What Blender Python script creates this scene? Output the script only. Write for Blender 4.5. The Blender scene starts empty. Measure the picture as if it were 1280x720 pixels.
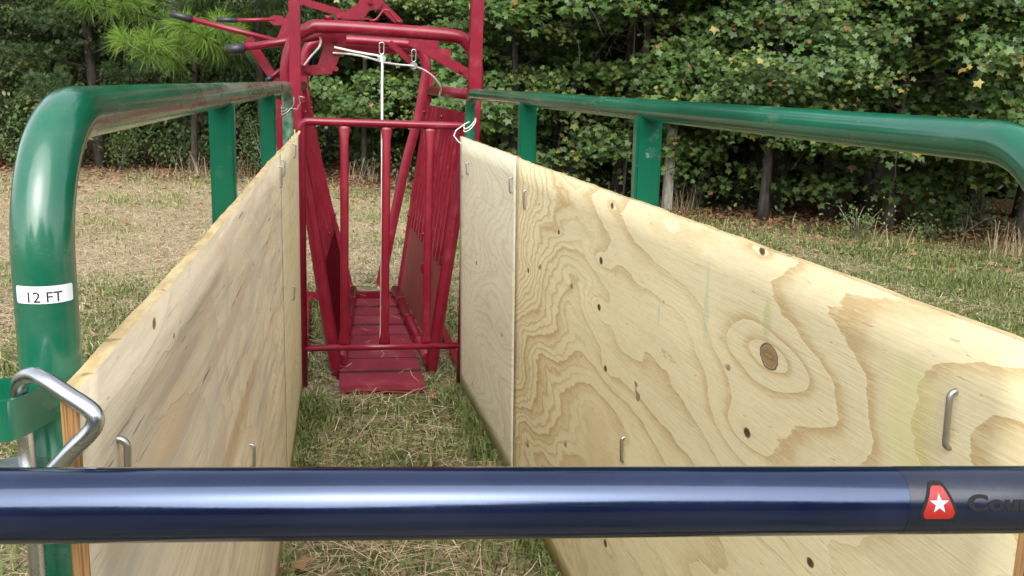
import bpy, bmesh, math, random
import numpy as np
from mathutils import Vector, Matrix

R = math.radians
PI = math.pi
random.seed(7)
sc = bpy.context.scene
col = sc.collection

# ------------------------------------------------------------------ camera
F_PX, PITCH, YAW, ROLL, CAM_H = 1149.0, .2155, .2092, .04, 1.548
FW = Vector((math.sin(YAW) * math.cos(PITCH), math.cos(YAW) * math.cos(PITCH), -math.sin(PITCH)))
_r = Vector((math.cos(YAW), -math.sin(YAW), 0))
_u = _r.cross(FW)
RT = _r * math.cos(ROLL) + _u * math.sin(ROLL)
UP = _u * math.cos(ROLL) - _r * math.sin(ROLL)
CAM = Vector((0, 0, CAM_H))


def ray(x, y):
    return FW + RT * ((x - 640) / F_PX) - UP * ((y - 360) / F_PX)


def at(x, y, Y):
    """the point of the place seen at photo pixel x, y, at distance Y up the alley"""
    d = ray(x, y)
    return CAM + d * (Y / d.y)


def deep(x, y, z):
    return CAM + ray(x, y) * z


cd = bpy.data.cameras.new('camera')
cam = bpy.data.objects.new('camera', cd)
col.objects.link(cam)
cam.matrix_world = Matrix(((RT.x, UP.x, -FW.x, 0), (RT.y, UP.y, -FW.y, 0), (RT.z, UP.z, -FW.z, CAM_H), (0, 0, 0, 1)))
cd.sensor_width = 36
cd.lens = F_PX / 1280 * 36
cd.clip_start = .05
cd.clip_end = 1000
sc.camera = cam


# ------------------------------------------------------------------ node helper
class Mat:
    def __init__(s, name):
        s.m = bpy.data.materials.new(name)
        s.m.use_nodes = True
        s.t = s.m.node_tree
        s.t.nodes.clear()
        s.out = s.t.nodes.new('ShaderNodeOutputMaterial')

    def put(s, sock, v):
        if hasattr(v, 'is_linked') or hasattr(v, 'links'):
            s.t.links.new(v, sock)
        elif isinstance(v, (tuple, list)) and len(v) == 3 and sock.type == 'RGBA':
            sock.default_value = (*v, 1)
        else:
            sock.default_value = v

    def math(s, op, a, b=None, c=None):
        n = s.t.nodes.new('ShaderNodeMath')
        n.operation = op
        s.put(n.inputs[0], a)
        if b is not None: s.put(n.inputs[1], b)
        if c is not None: s.put(n.inputs[2], c)
        return n.outputs[0]

    def add(s, a, b): return s.math('ADD', a, b)
    def sub(s, a, b): return s.math('SUBTRACT', a, b)
    def mul(s, a, b): return s.math('MULTIPLY', a, b)

    def comb(s, x, y, z=0.0):
        n = s.t.nodes.new('ShaderNodeCombineXYZ')
        s.put(n.inputs[0], x); s.put(n.inputs[1], y); s.put(n.inputs[2], z)
        return n.outputs[0]

    def sep(s, v):
        n = s.t.nodes.new('ShaderNodeSeparateXYZ')
        s.put(n.inputs[0], v)
        return n.outputs

    def coord(s, kind='Object'):
        return s.t.nodes.new('ShaderNodeTexCoord').outputs[kind]

    def scale(s, v, k):
        n = s.t.nodes.new('ShaderNodeVectorMath')
        n.operation = 'MULTIPLY'
        s.put(n.inputs[0], v)
        n.inputs[1].default_value = k if isinstance(k, (tuple, list)) else (k, k, k)
        return n.outputs[0]

    def noise(s, v, scale=1, detail=3, rough=.55, dist=0, color=False):
        n = s.t.nodes.new('ShaderNodeTexNoise')
        if v is not None: s.put(n.inputs['Vector'], v)
        n.inputs['Scale'].default_value = scale
        n.inputs['Detail'].default_value = detail
        n.inputs['Roughness'].default_value = rough
        n.inputs['Distortion'].default_value = dist
        return n.outputs['Color' if color else 'Fac']

    def step(s, v, a, b, lo=0.0, hi=1.0):
        n = s.t.nodes.new('ShaderNodeMapRange')
        n.interpolation_type = 'SMOOTHSTEP'
        s.put(n.inputs[0], v)
        for i, k in enumerate((a, b, lo, hi)): s.put(n.inputs[i + 1], k)
        return n.outputs[0]

    def mix(s, f, a, b, mode='MIX'):
        n = s.t.nodes.new('ShaderNodeMix')
        n.data_type = 'RGBA'
        n.blend_type = mode
        s.put(n.inputs[0], f)
        s.put(n.inputs[6], a); s.put(n.inputs[7], b)
        return n.outputs[2]

    def ramp(s, f, stops):
        n = s.t.nodes.new('ShaderNodeValToRGB')
        s.put(n.inputs[0], f)
        e = n.color_ramp.elements
        while len(e) < len(stops): e.new(.5)
        for k, (p, c) in zip(e, stops):
            k.position = p
            k.color = (*c, 1)
        return n.outputs[0]

    def attr(s, name):
        n = s.t.nodes.new('ShaderNodeAttribute')
        n.attribute_name = name
        return n

    def bump(s, h, strength=.3, dist=.01):
        n = s.t.nodes.new('ShaderNodeBump')
        n.inputs['Strength'].default_value = strength
        n.inputs['Distance'].default_value = dist
        s.put(n.inputs['Height'], h)
        return n.outputs[0]

    def bsdf(s, **k):
        n = s.t.nodes.new('ShaderNodeBsdfPrincipled')
        for a, v in k.items():
            s.put(n.inputs[a.replace('_', ' ')], v)
        return n.outputs[0]

    def done(s, sh):
        s.t.links.new(sh, s.out.inputs[0])
        return s.m


def paint(name, base, rough=.28, coat=.3, dirt=(.12, .10, .07), amount=.35, wear=None, scale=9.0, ior=1.5):
    """gloss paint on steel with faint fading, dust and small chips"""
    m = Mat(name)
    v = m.coord()
    n1 = m.noise(v, scale, 5, .6)
    n2 = m.noise(v, scale * 7, 4, .65)
    c = m.mix(m.step(n1, .35, .75), tuple(x * .86 for x in base), tuple(min(1, x * 1.12 + .004) for x in base))
    d = m.mul(m.step(m.add(m.mul(n1, .6), m.mul(n2, .4)), .52, .72), amount)
    c = m.mix(d, c, dirt)
    if wear:
        ch = m.step(m.noise(v, scale * 5.5, 3, .5), .71, .735)
        c = m.mix(ch, c, wear)
    r = m.add(m.mul(n2, .16), m.add(m.mul(d, .5), rough - .08))
    return m.done(m.bsdf(Base_Color=c, Roughness=r, Coat_Weight=coat, Coat_Roughness=.08, Coat_IOR=ior, Normal=m.bump(n2, .025, .003)))


def plain(name, base, rough=.5, metal=0.0, coat=0.0, var=.12, scale=40):
    m = Mat(name)
    n = m.noise(m.coord(), scale, 4, .6)
    c = m.mix(n, tuple(x * (1 - var) for x in base), tuple(min(1, x * (1 + var)) for x in base))
    return m.done(m.bsdf(Base_Color=c, Roughness=m.add(m.mul(n, .2), rough - .1), Metallic=metal, Coat_Weight=coat))


M_red = paint('red_paint', (.172, .003, .0165), .34, .14, (.15, .06, .05), .42, (.085, .03, .025), 7)
M_floor_red = paint('worn_red_paint', (.20, .014, .032), .55, .05, (.22, .12, .09), .55, (.16, .07, .05), 6)
M_matt_red = plain('matt_red_sheet', (.10, .004, .011), .95)
M_matt_red.node_tree.nodes['Principled BSDF'].inputs['Specular IOR Level'].default_value = .02
M_rust = plain('brown_sheet', (.20, .035, .024), .8, 0, 0, .35, 9)
M_navy = paint('navy_paint', (.0035, .0062, .023), .14, .3, (.03, .035, .06), .06, None, 8, 1.5)
M_red.node_tree.nodes['Principled BSDF'].inputs['Specular IOR Level'].default_value = .38
for n_ in M_navy.node_tree.nodes:
    if n_.type == 'BSDF_PRINCIPLED':
        n_.inputs['Specular IOR Level'].default_value = 1.0
        n_.inputs['Specular Tint'].default_value = (.46, .62, 1, 1)
M_black = plain('black_rubber', (.018, .02, .024), .42, 0, 0, .3)
M_steel = plain('zinc_steel', (.56, .57, .58), .28, 1.0, 0, .14, 60)
M_staple = plain('dull_zinc', (.40, .39, .37), .42, 1.0, 0, .25, 90)
M_gap_shade = plain('plank_gap_shade', (.06, .022, .018), .9, 0, 0, .4, 60)  # dark colour standing in for the shade in the floor gaps
M_wire = plain('grey_wire', (.42, .42, .42), .4, .9, 0, .2, 80)
M_rope = plain('white_rope', (.74, .73, .68), .8, 0, 0, .12, 150)
M_label = plain('white_label', (.66, .68, .72), .4, 0, 0, .05)
M_ink = plain('black_ink', (.012, .012, .014), .7)
M_ink.node_tree.nodes['Principled BSDF'].inputs['Specular IOR Level'].default_value = .15
M_logo_red = plain('sticker_red', (.27, .012, .010), .45, 0, 0, .05)
M_logo_star = plain('sticker_star', (.36, .46, .60), .35, 0, .3, .05)
M_film = paint('clear_film', (.005, .008, .022), .24, .35, (.02, .025, .035), .1, None, 12, 1.5)
M_splint = plain('torn_wood', (.62, .50, .20), .8)


def green_paint(name, scuff):
    m = Mat(name)
    v = m.coord()
    n1 = m.noise(m.scale(v, (1, .25, 1)), 26, 5, .62)
    n2 = m.noise(v, 70, 4, .65)
    n3 = m.noise(v, 3.0, 3, .5)
    base = m.mix(m.step(n3, .3, .7), (.0022, .070, .036), (.0048, .125, .068))
    sc_ = m.mul(m.step(n1, .56, .74), m.step(n3, .38, .62))
    if scuff:
        yy = m.sep(v)[1]
        sc_ = m.math('MAXIMUM', sc_, m.mul(m.mul(m.step(n1, .40, .62), m.step(yy, .25, 1.6, .15, 1.25)), m.step(m.noise(v, 5, 3), .3, .55, .35, 1)))
    c = m.mix(m.mul(sc_, .55), base, (.17, .19, .15))
    c = m.mix(m.mul(m.step(m.noise(m.scale(v, (1, .18, 1)), 60, 3, .5), .73, .75), .5), c, (.22, .32, .26))
    return m.done(m.bsdf(Base_Color=c, Roughness=m.add(m.mul(sc_, .3), m.add(m.mul(n2, .12), .16)), Coat_Weight=.5, Coat_IOR=1.5,
                         Coat_Roughness=.1, Normal=m.bump(n2, .05, .003)))


M_green, M_green_scuffed = green_paint('green_paint', 0), green_paint('scuffed_green_paint', 1)


def plywood(name, knots, seed, light, dark, freq, contrast, streak, stains=()):
    """softwood veneer: growth-ring figure as level lines of a smooth field that bulges round each knot"""
    m = Mat(name)
    uv = m.coord('UV')
    u, v, _ = m.sep(uv)
    wob = m.noise(m.comb(m.mul(u, 1.7), m.mul(v, 4.2), seed), 1, 3, .5)
    wob2 = m.noise(m.comb(m.mul(u, 16.0), m.mul(v, 46.0), seed + 3), 1, 3, .6)
    H = m.mul(m.noise(m.comb(m.mul(u, .75), m.mul(v, 1.9), seed + 7), 1, 1, .4), 2.1)
    H = m.add(H, m.mul(wob, .50))
    H = m.add(H, m.mul(wob2, .05))
    H = m.add(H, m.add(m.mul(v, .45), m.mul(m.math('POWER', m.math('ABSOLUTE', u), 2), .11)))
    core = ring = None
    for (ku, kv, rr, amp, vis) in knots:
        small = rr < .018
        du = m.sub(u, ku); dv = m.sub(v, kv)
        d2 = m.add(m.math('POWER', m.math('ABSOLUTE', m.mul(du, .30 / rr)), 2), m.math('POWER', m.math('ABSOLUTE', m.mul(dv, 1 / rr)), 2))
        g = m.math('EXPONENT', m.mul(m.math('SQRT', m.mul(d2, .11)), -1.0))
        H = m.add(H, m.mul(g, amp))
        k2 = m.math('SQRT', m.add(m.math('POWER', m.math('ABSOLUTE', m.mul(du, .72 / rr)), 2), m.math('POWER', m.math('ABSOLUTE', m.mul(dv, 1 / rr)), 2)))
        k2 = m.add(k2, m.mul(m.sub(wob2, .5), .5))
        if small: k2 = m.mul(k2, 1.35)
        c_ = m.mul(m.step(k2, 1.0, .8), vis)
        if small: rk = m.mul(m.step(k2, 1.1, .5), vis)
        rg = rk if small else m.mul(m.mul(m.step(k2, 1.12, 1.0), m.step(k2, .84, .97)), vis)
        core = c_ if core is None else m.math('MAXIMUM', core, c_)
        ring = rg if ring is None else m.math('MAXIMUM', ring, rg)
    fr = m.math('FRACT', m.mul(H, freq))
    line = m.mul(m.math('POWER', m.step(fr, .25, .97), 2.6), m.step(fr, 1.0, .965))
    fr2 = m.math('FRACT', m.mul(H, freq * 3.1))
    line2 = m.mul(m.step(fr2, .5, .92), m.step(fr2, 1.0, .95))
    fine = m.step(u, 1.35, 2.0, .12, 1.0)
    big = m.noise(m.comb(m.mul(u, 1.1), m.mul(v, 2.4), seed + 11), 1, 2, .5)
    amt = m.mul(m.step(big, .32, .66, .12, 1.0), contrast)
    fib = m.noise(m.comb(m.mul(u, 9.0), m.mul(v, 260.0), seed), 1, 4, .6)
    fib2 = m.noise(m.comb(m.mul(u, 2.2), m.mul(v, 34.0), seed + 5), 1, 4, .6)
    c = m.mix(m.step(big, .25, .75), light, tuple(a * .86 for a in light))
    dash = m.noise(m.comb(m.mul(u, 30.0), m.mul(v, 150.0), seed + 9), 1, 3, .6)
    line = m.mul(line, m.step(dash, .3, .6, .55, 1.0))
    c = m.mix(m.mul(line, amt), c, dark)
    c = m.mix(m.mul(m.step(dash, .54, .66), .30), c, tuple(a * .70 for a in light))
    c = m.mix(m.mul(m.mul(line2, fine), contrast * .75), c, dark)
    c = m.mix(m.mul(m.step(fib2, .5, .75), streak), c, tuple(a * .62 for a in light))
    c = m.mix(m.mul(m.step(fib, .5, .72), .26), c, tuple(a * .66 for a in light))
    if streak > .5:
        s1 = m.noise(m.comb(m.mul(u, .9), m.mul(v, 15.0), seed + 21), 1, 4, .6)
        c = m.mix(m.mul(m.step(s1, .48, .66), .7), c, (.50, .37, .26))
        s2 = m.noise(m.comb(m.mul(u, 1.6), m.mul(v, 22.0), seed + 25), 1, 4, .65)
        c = m.mix(m.mul(m.step(s2, .52, .70), .6), c, (.36, .30, .235))
        mo = m.noise(m.comb(m.mul(u, 3.5), m.mul(v, 6.0), seed + 40), 1, 5, .65)
        c = m.mix(m.mul(m.step(mo, .46, .66), .55), c, (.50, .44, .355))
        s3 = m.noise(m.comb(m.mul(u, 5.0), m.mul(v, 90.0), seed + 28), 1, 2, .5)
        c = m.mix(m.mul(m.mul(m.step(s3, .66, .72), m.step(s1, .42, .56)), .85), c, (.16, .12, .085))
    tick = m.noise(m.comb(m.mul(u, 9.0), m.mul(v, 15.0), seed + 31), 1, 2, .5)
    c = m.mix(m.mul(m.step(tick, .735, .76), .75), c, (.14, .085, .045))
    pores = m.mul(m.step(m.noise(m.comb(m.mul(u, 26.0), m.mul(v, 120.0), seed + 2), 1, 2, .5), .70, .76), .5)
    c = m.mix(pores, c, tuple(a * .45 for a in light))
    for (su, sv, ru, rv, colr, k) in stains:
        d = m.math('SQRT', m.add(m.math('POWER', m.math('ABSOLUTE', m.mul(m.sub(u, su), 1 / ru)), 2), m.math('POWER', m.math('ABSOLUTE', m.mul(m.sub(v, sv), 1 / rv)), 2)))
        d = m.add(d, m.mul(m.sub(m.noise(m.comb(m.mul(u, 9.0), m.mul(v, 12.0), seed + su), 1, 4, .6), .5), 1.7))
        c = m.mix(m.mul(m.step(d, 1.0, .35), k), c, colr)
    if core is not None:
        c = m.mix(m.mul(core, .85), c, m.mix(wob2, (.14, .075, .03), (.30, .18, .08)))
        c = m.mix(m.mul(ring, .9), c, (.05, .026, .012))
    h = m.add(m.mul(fib, .5), m.add(m.mul(line, -.35), m.mul(pores, -1.2)))
    return m.done(m.bsdf(Base_Color=c, Roughness=.72, Specular_IOR_Level=.25, Normal=m.bump(h, .35, .004)))


def edge_ply():
    m = Mat('plywood_edge')
    u, v, w = m.sep(m.coord('UV'))
    lay = m.math('FRACT', m.mul(w, 1.0))
    n = m.noise(m.scale(m.coord(), (60, 14, 60)), 1, 4, .65)
    c = m.mix(m.step(n, .35, .7), (.50, .40, .21), (.36, .25, .11))
    c = m.mix(m.mul(m.step(m.noise(m.coord(), 38, 2), .62, .68), .6), c, (.12, .07, .03))
    return m.done(m.bsdf(Base_Color=c, Roughness=.85, Normal=m.bump(n, .6, .006)))


def edge_ply_brown():
    m = Mat('plywood_end')
    n = m.noise(m.scale(m.coord(), (500, 90, 9)), 1, 3, .6)
    c = m.mix(m.step(n, .4, .62), (.33, .18, .065), (.17, .085, .03))
    return m.done(m.bsdf(Base_Color=c, Roughness=.85, Normal=m.bump(n, .5, .004)))


M_edge, M_end = edge_ply(), edge_ply_brown()


# ------------------------------------------------------------------ objects
def tag(o, label=None, cat=None, group=None, kind=None):
    if label: o['label'] = label
    if cat: o['category'] = cat
    if group: o['group'] = group
    if kind: o['kind'] = kind
    return o


def empty(name, loc, rz=0, label=None, cat=None, group=None):
    o = bpy.data.objects.new(name, None)
    o.location = loc
    o.rotation_euler.z = rz
    o.empty_display_size = .1
    col.objects.link(o)
    return tag(o, label, cat, group)


def copy_tree(o, parent=None):
    c = o.copy()
    col.objects.link(c)
    c.parent = parent
    for ch in list(o.children): copy_tree(ch, c)
    return c


class MB:
    """collects shapes, links them as one mesh object; points are given in world space, org is the thing's base"""
    def __init__(s): s.v, s.f, s.sm, s.mi, s.uv = [], [], [], [], {}

    def face(s, idx, smooth=False, mi=0):
        s.f.append(tuple(idx)); s.sm.append(smooth); s.mi.append(mi)

    def box(s, c, size, mat=None):
        c = Vector(c); b = len(s.v)
        for x in (-.5, .5):
            for y in (-.5, .5):
                for z in (-.5, .5):
                    p = Vector((x * size[0], y * size[1], z * size[2]))
                    s.v.append((mat @ p if mat else p) + c)
        for f in ((0, 1, 3, 2), (4, 6, 7, 5), (0, 4, 5, 1), (2, 3, 7, 6), (0, 2, 6, 4), (1, 5, 7, 3)): s.face([b + i for i in f])
        return s

    def bar(s, p0, p1, w, d, ref=(0, 1, 0)):
        """rectangular bar from p0 to p1, d thick along ref, w across"""
        p0, p1 = Vector(p0), Vector(p1)
        t = (p1 - p0).normalized()
        y = Vector(ref); y = (y - t * y.dot(t)).normalized()
        x = y.cross(t)
        m = Matrix((x, y, t)).transposed()
        return s.box((p0 + p1) / 2, (w, d, (p1 - p0).length), m)

    def tube(s, pts, r, seg=14, closed=False, caps=True):
        pts = [Vector(p) for p in pts]
        n = len(pts)
        rs = r if isinstance(r, (list, tuple)) else [r] * n
        b = len(s.v)
        T = []
        for i in range(n):
            a = pts[(i - 1) % n] if (closed or i > 0) else pts[i]
            c = pts[(i + 1) % n] if (closed or i < n - 1) else pts[i]
            T.append((c - a).normalized())
        up = Vector((0, 0, 1)) if abs(T[0].z) < .9 else Vector((1, 0, 0))
        x = (up - T[0] * up.dot(T[0])).normalized()
        for i in range(n):
            x = (x - T[i] * x.dot(T[i])).normalized()
            y = T[i].cross(x)
            for k in range(seg):
                a = 2 * PI * k / seg
                s.v.append(pts[i] + (x * math.cos(a) + y * math.sin(a)) * rs[i])
        for i in range(n if closed else n - 1):
            j = (i + 1) % n
            for k in range(seg):
                l = (k + 1) % seg
                s.face([b + i * seg + k, b + i * seg + l, b + j * seg + l, b + j * seg + k], True)
        if caps and not closed:
            s.face([b + k for k in range(seg)][::-1])
            s.face([b + (n - 1) * seg + k for k in range(seg)])
        return s

    def plate(s, poly, d):
        """flat plate: polygon of world points, thickness vector d"""
        d = Vector(d); b = len(s.v); n = len(poly)
        for p in poly: s.v.append(Vector(p) - d / 2)
        for p in poly: s.v.append(Vector(p) + d / 2)
        s.face(range(b, b + n)); s.face(list(range(b + n, b + 2 * n))[::-1])
        for i in range(n):
            j = (i + 1) % n
            s.face([b + i, b + n + i, b + n + j, b + j])
        return s

    def build(s, name, mats, parent=None, org=None, bevel=0, label=None):
        me = bpy.data.meshes.new(name)
        bm = bmesh.new()
        base = Vector(org) if org is not None else (Vector(parent_world(parent)) if parent else Vector((0, 0, 0)))
        vs = [bm.verts.new(Vector(p) - base) for p in s.v]
        lay = bm.loops.layers.uv.new('UVMap') if s.uv else None
        for k, (f, sm, mi) in enumerate(zip(s.f, s.sm, s.mi)):
            try:
                fc = bm.faces.new([vs[i] for i in f])
            except ValueError:
                continue
            fc.smooth = sm; fc.material_index = mi
            if lay and k in s.uv:
                for lp, q in zip(fc.loops, s.uv[k]): lp[lay].uv = q
        bmesh.ops.recalc_face_normals(bm, faces=bm.faces)
        if bevel:
            ed = [e for e in bm.edges if len(e.link_faces) == 2 and e.calc_face_angle(0) > .6 and not (e.link_faces[0].smooth and e.link_faces[1].smooth)]
            bmesh.ops.bevel(bm, geom=ed, offset=bevel, segments=2, affect='EDGES', clamp_overlap=True)
        bm.to_mesh(me); bm.free()
        for m in (mats if isinstance(mats, (list, tuple)) else [mats]): me.materials.append(m)
        o = bpy.data.objects.new(name, me)
        col.objects.link(o)
        if parent: o.parent = parent
        else: o.location = base
        if label: o['label'] = label
        return o


def parent_world(p):
    """location of a part's frame: the thing's base plus any offset (parts sit at their thing's base)"""
    loc = Vector((0, 0, 0))
    while p is not None:
        loc += p.location; p = p.parent
    return loc


def fillet(pts, r, n=8, closed=False):
    pts = [Vector(p) for p in pts]
    N = len(pts); out = []
    for i, p in enumerate(pts):
        if not closed and i in (0, N - 1):
            out.append(p); continue
        a, c = pts[i - 1], pts[(i + 1) % N]
        d0, d1 = (a - p), (c - p)
        l0, l1 = d0.length, d1.length
        d0.normalize(); d1.normalize()
        th = d0.angle(d1)
        if th > 3.05:
            out.append(p); continue
        t = min(r / math.tan(th / 2), l0 * .49, l1 * .49)
        rr = t * math.tan(th / 2)
        bis = (d0 + d1).normalized()
        ce = p + bis * (rr / math.sin(th / 2))
        A = p + d0 * t - ce; B = p + d1 * t - ce
        w = A.angle(B)
        for k in range(n + 1):
            q = k / n
            out.append(ce + (A * math.sin((1 - q) * w) + B * math.sin(q * w)) / math.sin(w))
    return out


def smooth(pts, n=6):
    """Catmull-Rom through points"""
    P = [Vector(p) for p in pts]
    P = [P[0] * 2 - P[1]] + P + [P[-1] * 2 - P[-2]]
    out = []
    for i in range(1, len(P) - 2):
        for k in range(n):
            t = k / n
            out.append(.5 * ((2 * P[i]) + (P[i + 1] - P[i - 1]) * t + (2 * P[i - 1] - 5 * P[i] + 4 * P[i + 1] - P[i + 2]) * t * t
                             + (3 * P[i] - P[i - 1] - 3 * P[i + 1] + P[i + 2]) * t ** 3))
    out.append(P[-2])
    return out


def arrays_mesh(name, V, F, mat, parent=None, loc=(0, 0, 0), rnd=None):
    """big mesh from numpy arrays: V (n,3), F (m,k); rnd is one value per vertex"""
    me = bpy.data.meshes.new(name)
    V = np.ascontiguousarray(V, np.float32); F = np.ascontiguousarray(F, np.int32)
    me.vertices.add(len(V)); me.vertices.foreach_set('co', V.ravel())
    k = F.shape[1]
    me.loops.add(F.size); me.loops.foreach_set('vertex_index', F.ravel())
    me.polygons.add(len(F)); me.polygons.foreach_set('loop_start', np.arange(0, F.size, k, dtype=np.int32))
    if rnd is not None:
        a = me.attributes.new('rnd', 'FLOAT', 'POINT')
        a.data.foreach_set('value', np.ascontiguousarray(rnd, np.float32))
    me.update(calc_edges=True)
    me.materials.append(mat)
    o = bpy.data.objects.new(name, me)
    col.objects.link(o)
    o.location = loc
    if parent: o.parent = parent
    return o


# ------------------------------------------------------------------ alley geometry
RN, RA = Vector((.7446, .798, 0)), -.0247      # near end and heading of the plywood on one side
LN, LA = Vector((-.1893, .7458, 0)), .0248     # and on the other
PLY_TOP, PLY_H = CAM_H - .2487, 1.2528
LEN = 3.66


def along(n, a, t): return n + Vector((math.sin(a), math.cos(a), 0)) * t


# ---- plywood sheets
def ply_uv(side, x, y):
    """photo pixel on a plywood face -> (distance along the wall, height)"""
    n, a = (RN, RA) if side > 0 else (LN, LA)
    nx = Vector((math.cos(a), -math.sin(a), 0))
    d = ray(x, y)
    k = (n - Vector((0, 0, 0))).dot(nx) / d.dot(nx)
    p = CAM + d * k
    return (Vector((p.x, p.y, 0)) - n).dot(Vector((math.sin(a), math.cos(a), 0))), p.z


def sheet(name, n, a, t0, t1, mat, label, out, lean, warp, off=0.0, dz=0.0, thick=.014):
    """one sheet as a warped slab; out = +1/-1 is the side the thickness goes to"""
    nu, nv = max(6, int((t1 - t0) / .06)), 16
    nx = Vector((math.cos(a), -math.sin(a), 0)) * out
    org = along(n, a, t0); org.z = PLY_TOP - PLY_H
    mb = MB()
    rg = random.Random(hash(label) % 999)
    jag = [rg.uniform(-.0016, .0016) for _ in range(nu + 1)]
    idx = {}
    for side in (0, 1):
        for i in range(nu + 1):
            for j in range(nv + 1):
                t = t0 + (t1 - t0) * i / nu
                z = PLY_TOP + dz - PLY_H * (1 - j / nv)
                if j == nv: z += jag[i]
                p = along(n, a, t)
                p.x += lean * (PLY_TOP - z) + warp(t, j / nv) + off
                p += nx * (thick * side)
                p.z = z
                idx[side, i, j] = len(mb.v)
                mb.v.append(p)

    def q(k4, uvs, mi):
        mb.uv[len(mb.f)] = uvs
        mb.face(k4, mi == 0, mi)
    for i in range(nu):
        for j in range(nv):
            u0, u1 = t0 + (t1 - t0) * i / nu, t0 + (t1 - t0) * (i + 1) / nu
            z0, z1 = PLY_TOP - PLY_H * (1 - j / nv), PLY_TOP - PLY_H * (1 - (j + 1) / nv)
            for s in (0, 1):
                q([idx[s, i, j], idx[s, i + 1, j], idx[s, i + 1, j + 1], idx[s, i, j + 1]], [(u0, z0), (u1, z0), (u1, z1), (u0, z1)], 0)
    for i in range(nu):
        for j in (0, nv):
            q([idx[0, i, j], idx[0, i + 1, j], idx[1, i + 1, j], idx[1, i, j]], [(i, 0), (i + 1, 0), (i + 1, 1), (i, 1)], 1)
    for j in range(nv):
        for i in (0, nu):
            q([idx[0, i, j], idx[0, i, j + 1], idx[1, i, j + 1], idx[1, i, j]], [(j, 0), (j + 1, 0), (j + 1, 1), (j, 1)], 2)
    o = mb.build(name, [mat, M_edge, M_end], org=org)
    tag(o, label, 'plywood', 'plywood sheets lining the alley')
    return o


def staple(sh, side, x, y0, y1, r=.0032):
    """bent rod through the sheet, seen from inside"""
    n, a = (RN, RA) if side > 0 else (LN, LA)
    u0, z0 = ply_uv(side, x, y0); u1, z1 = ply_uv(side, x, y1)
    inn = Vector((math.cos(a), -math.sin(a), 0)) * (-side)
    lean = RLEAN if side > 0 else LLEAN
    wf = rwarp if side > 0 else lwarp
    def P(u, z, k):
        p = along(n, a, u); p.x += lean * (PLY_TOP - z) + wf(u, (z - PLY_TOP + PLY_H) / PLY_H); p.z = z
        return p + inn * k
    zt, zb = z0, min(z1, z0 - .055)
    b = P(u1, zb, -.016) if z1 < z0 - .055 else P(u0, zb, -.016)
    pts = fillet([P(u0, zt, -.016), P(u0, zt, .009), P(u0, zb, .007), P(u0, zb, -.016)], .008, 5)
    mb = MB().tube(pts, r, 10)
    return mb.build('wire_staple', M_staple, sh)


def K(side, x, y, rr, amp, vis=1.0):
    u, v = ply_uv(side, x, y)
    return (u, v, rr, amp, vis)


RLEAN, LLEAN = .028, .0052
def rwarp(t, s): return .0012 * math.sin(t * 2.1 + .4) * s
def lwarp(t, s):
    g = lambda c, w: math.exp(-((t - c) / w) ** 2)
    return s * s * (.003 * g(.65, .4) - .005 * g(2.1, .45) + .004 * g(2.9, .4))


def sn(side, x, y, ru, rv, c, k):
    u, v = ply_uv(side, x, y)
    return (u, v, ru, rv, c, k)


M_pr = plywood('pine_plywood', [K(1, 957, 446, .021, .78), K(1, 749, 326, .014, .34), K(1, 745, 384, .014, .28), K(1, 751, 461, .012, .22),
                                K(1, 927, 541, .013, .34), K(1, 952, 313, .011, .3), K(1, 765, 257, .013, .15), K(1, 697, 290, .011, .1),
                                K(1, 657, 338, .014, .15), K(1, 1003, 704, .012, .3), K(1, 745, 680, .015, .3)],
               2.3, (.74, .65, .405), (.44, .295, .125), 5.6, .88, .30,
               [sn(1, 1135, 510, .085, .10, (.58, .55, .24), .5), sn(1, 955, 405, .02, .06, (.42, .42, .20), .6), sn(1, 740, 560, .22, .22, (.46, .28, .10), .25),
                sn(1, 880, 380, .012, .09, (.33, .45, .33), .4), sn(1, 820, 390, .012, .05, (.30, .44, .34), .45), sn(1, 905, 600, .3, .12, (.66, .58, .42), .3)])
M_pr2 = plywood('grey_pine_plywood', [K(1, 590, 330, .014, .3, .9), K(1, 620, 420, .012, .3, .7)], 5.1, (.72, .67, .50), (.40, .33, .22), 4.6, .38, .34)
M_pl = plywood('streaked_plywood', [K(-1, 191, 404, .010, .2, .8), K(-1, 215, 420, .006, .1, .6)], 8.7, (.76, .65, .46), (.38, .28, .17), 5.5, .35, .8,
               [sn(-1, 215, 470, .35, .016, (.25, .20, .15), .38), sn(-1, 250, 380, .4, .014, (.28, .22, .15), .35), sn(-1, 300, 520, .5, .05, (.40, .23, .12), .5),
                sn(-1, 200, 560, .3, .05, (.60, .40, .22), .5)])
M_pl2 = plywood('pale_plywood', [], 12.9, (.74, .65, .42), (.38, .28, .14), 5.0, .3, .35)

s_rn = sheet('plywood_sheet', RN, RA, 0, 2.438, M_pr, 'long pale plywood sheet with dark knots and wavy brown grain, below the clean green rail', 1, RLEAN, rwarp)
s_rf = sheet('plywood_sheet', RN, RA, 2.444, LEN, M_pr2, 'short greyish plywood sheet between the long knotty sheet and the red chute', 1, RLEAN, rwarp, .004, .004)
s_ln = sheet('plywood_sheet', LN, LA, 0, 2.438, M_pl, 'long streaky plywood sheet with a wavy top edge beside the pipe labelled 12 FT', -1, LLEAN, lwarp)
s_lf = sheet('plywood_sheet', LN, LA, 2.444, LEN, M_pl2, 'short yellowish plywood sheet with a splintered top corner next to the red chute', -1, LLEAN, lwarp, -.003, .002)

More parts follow.
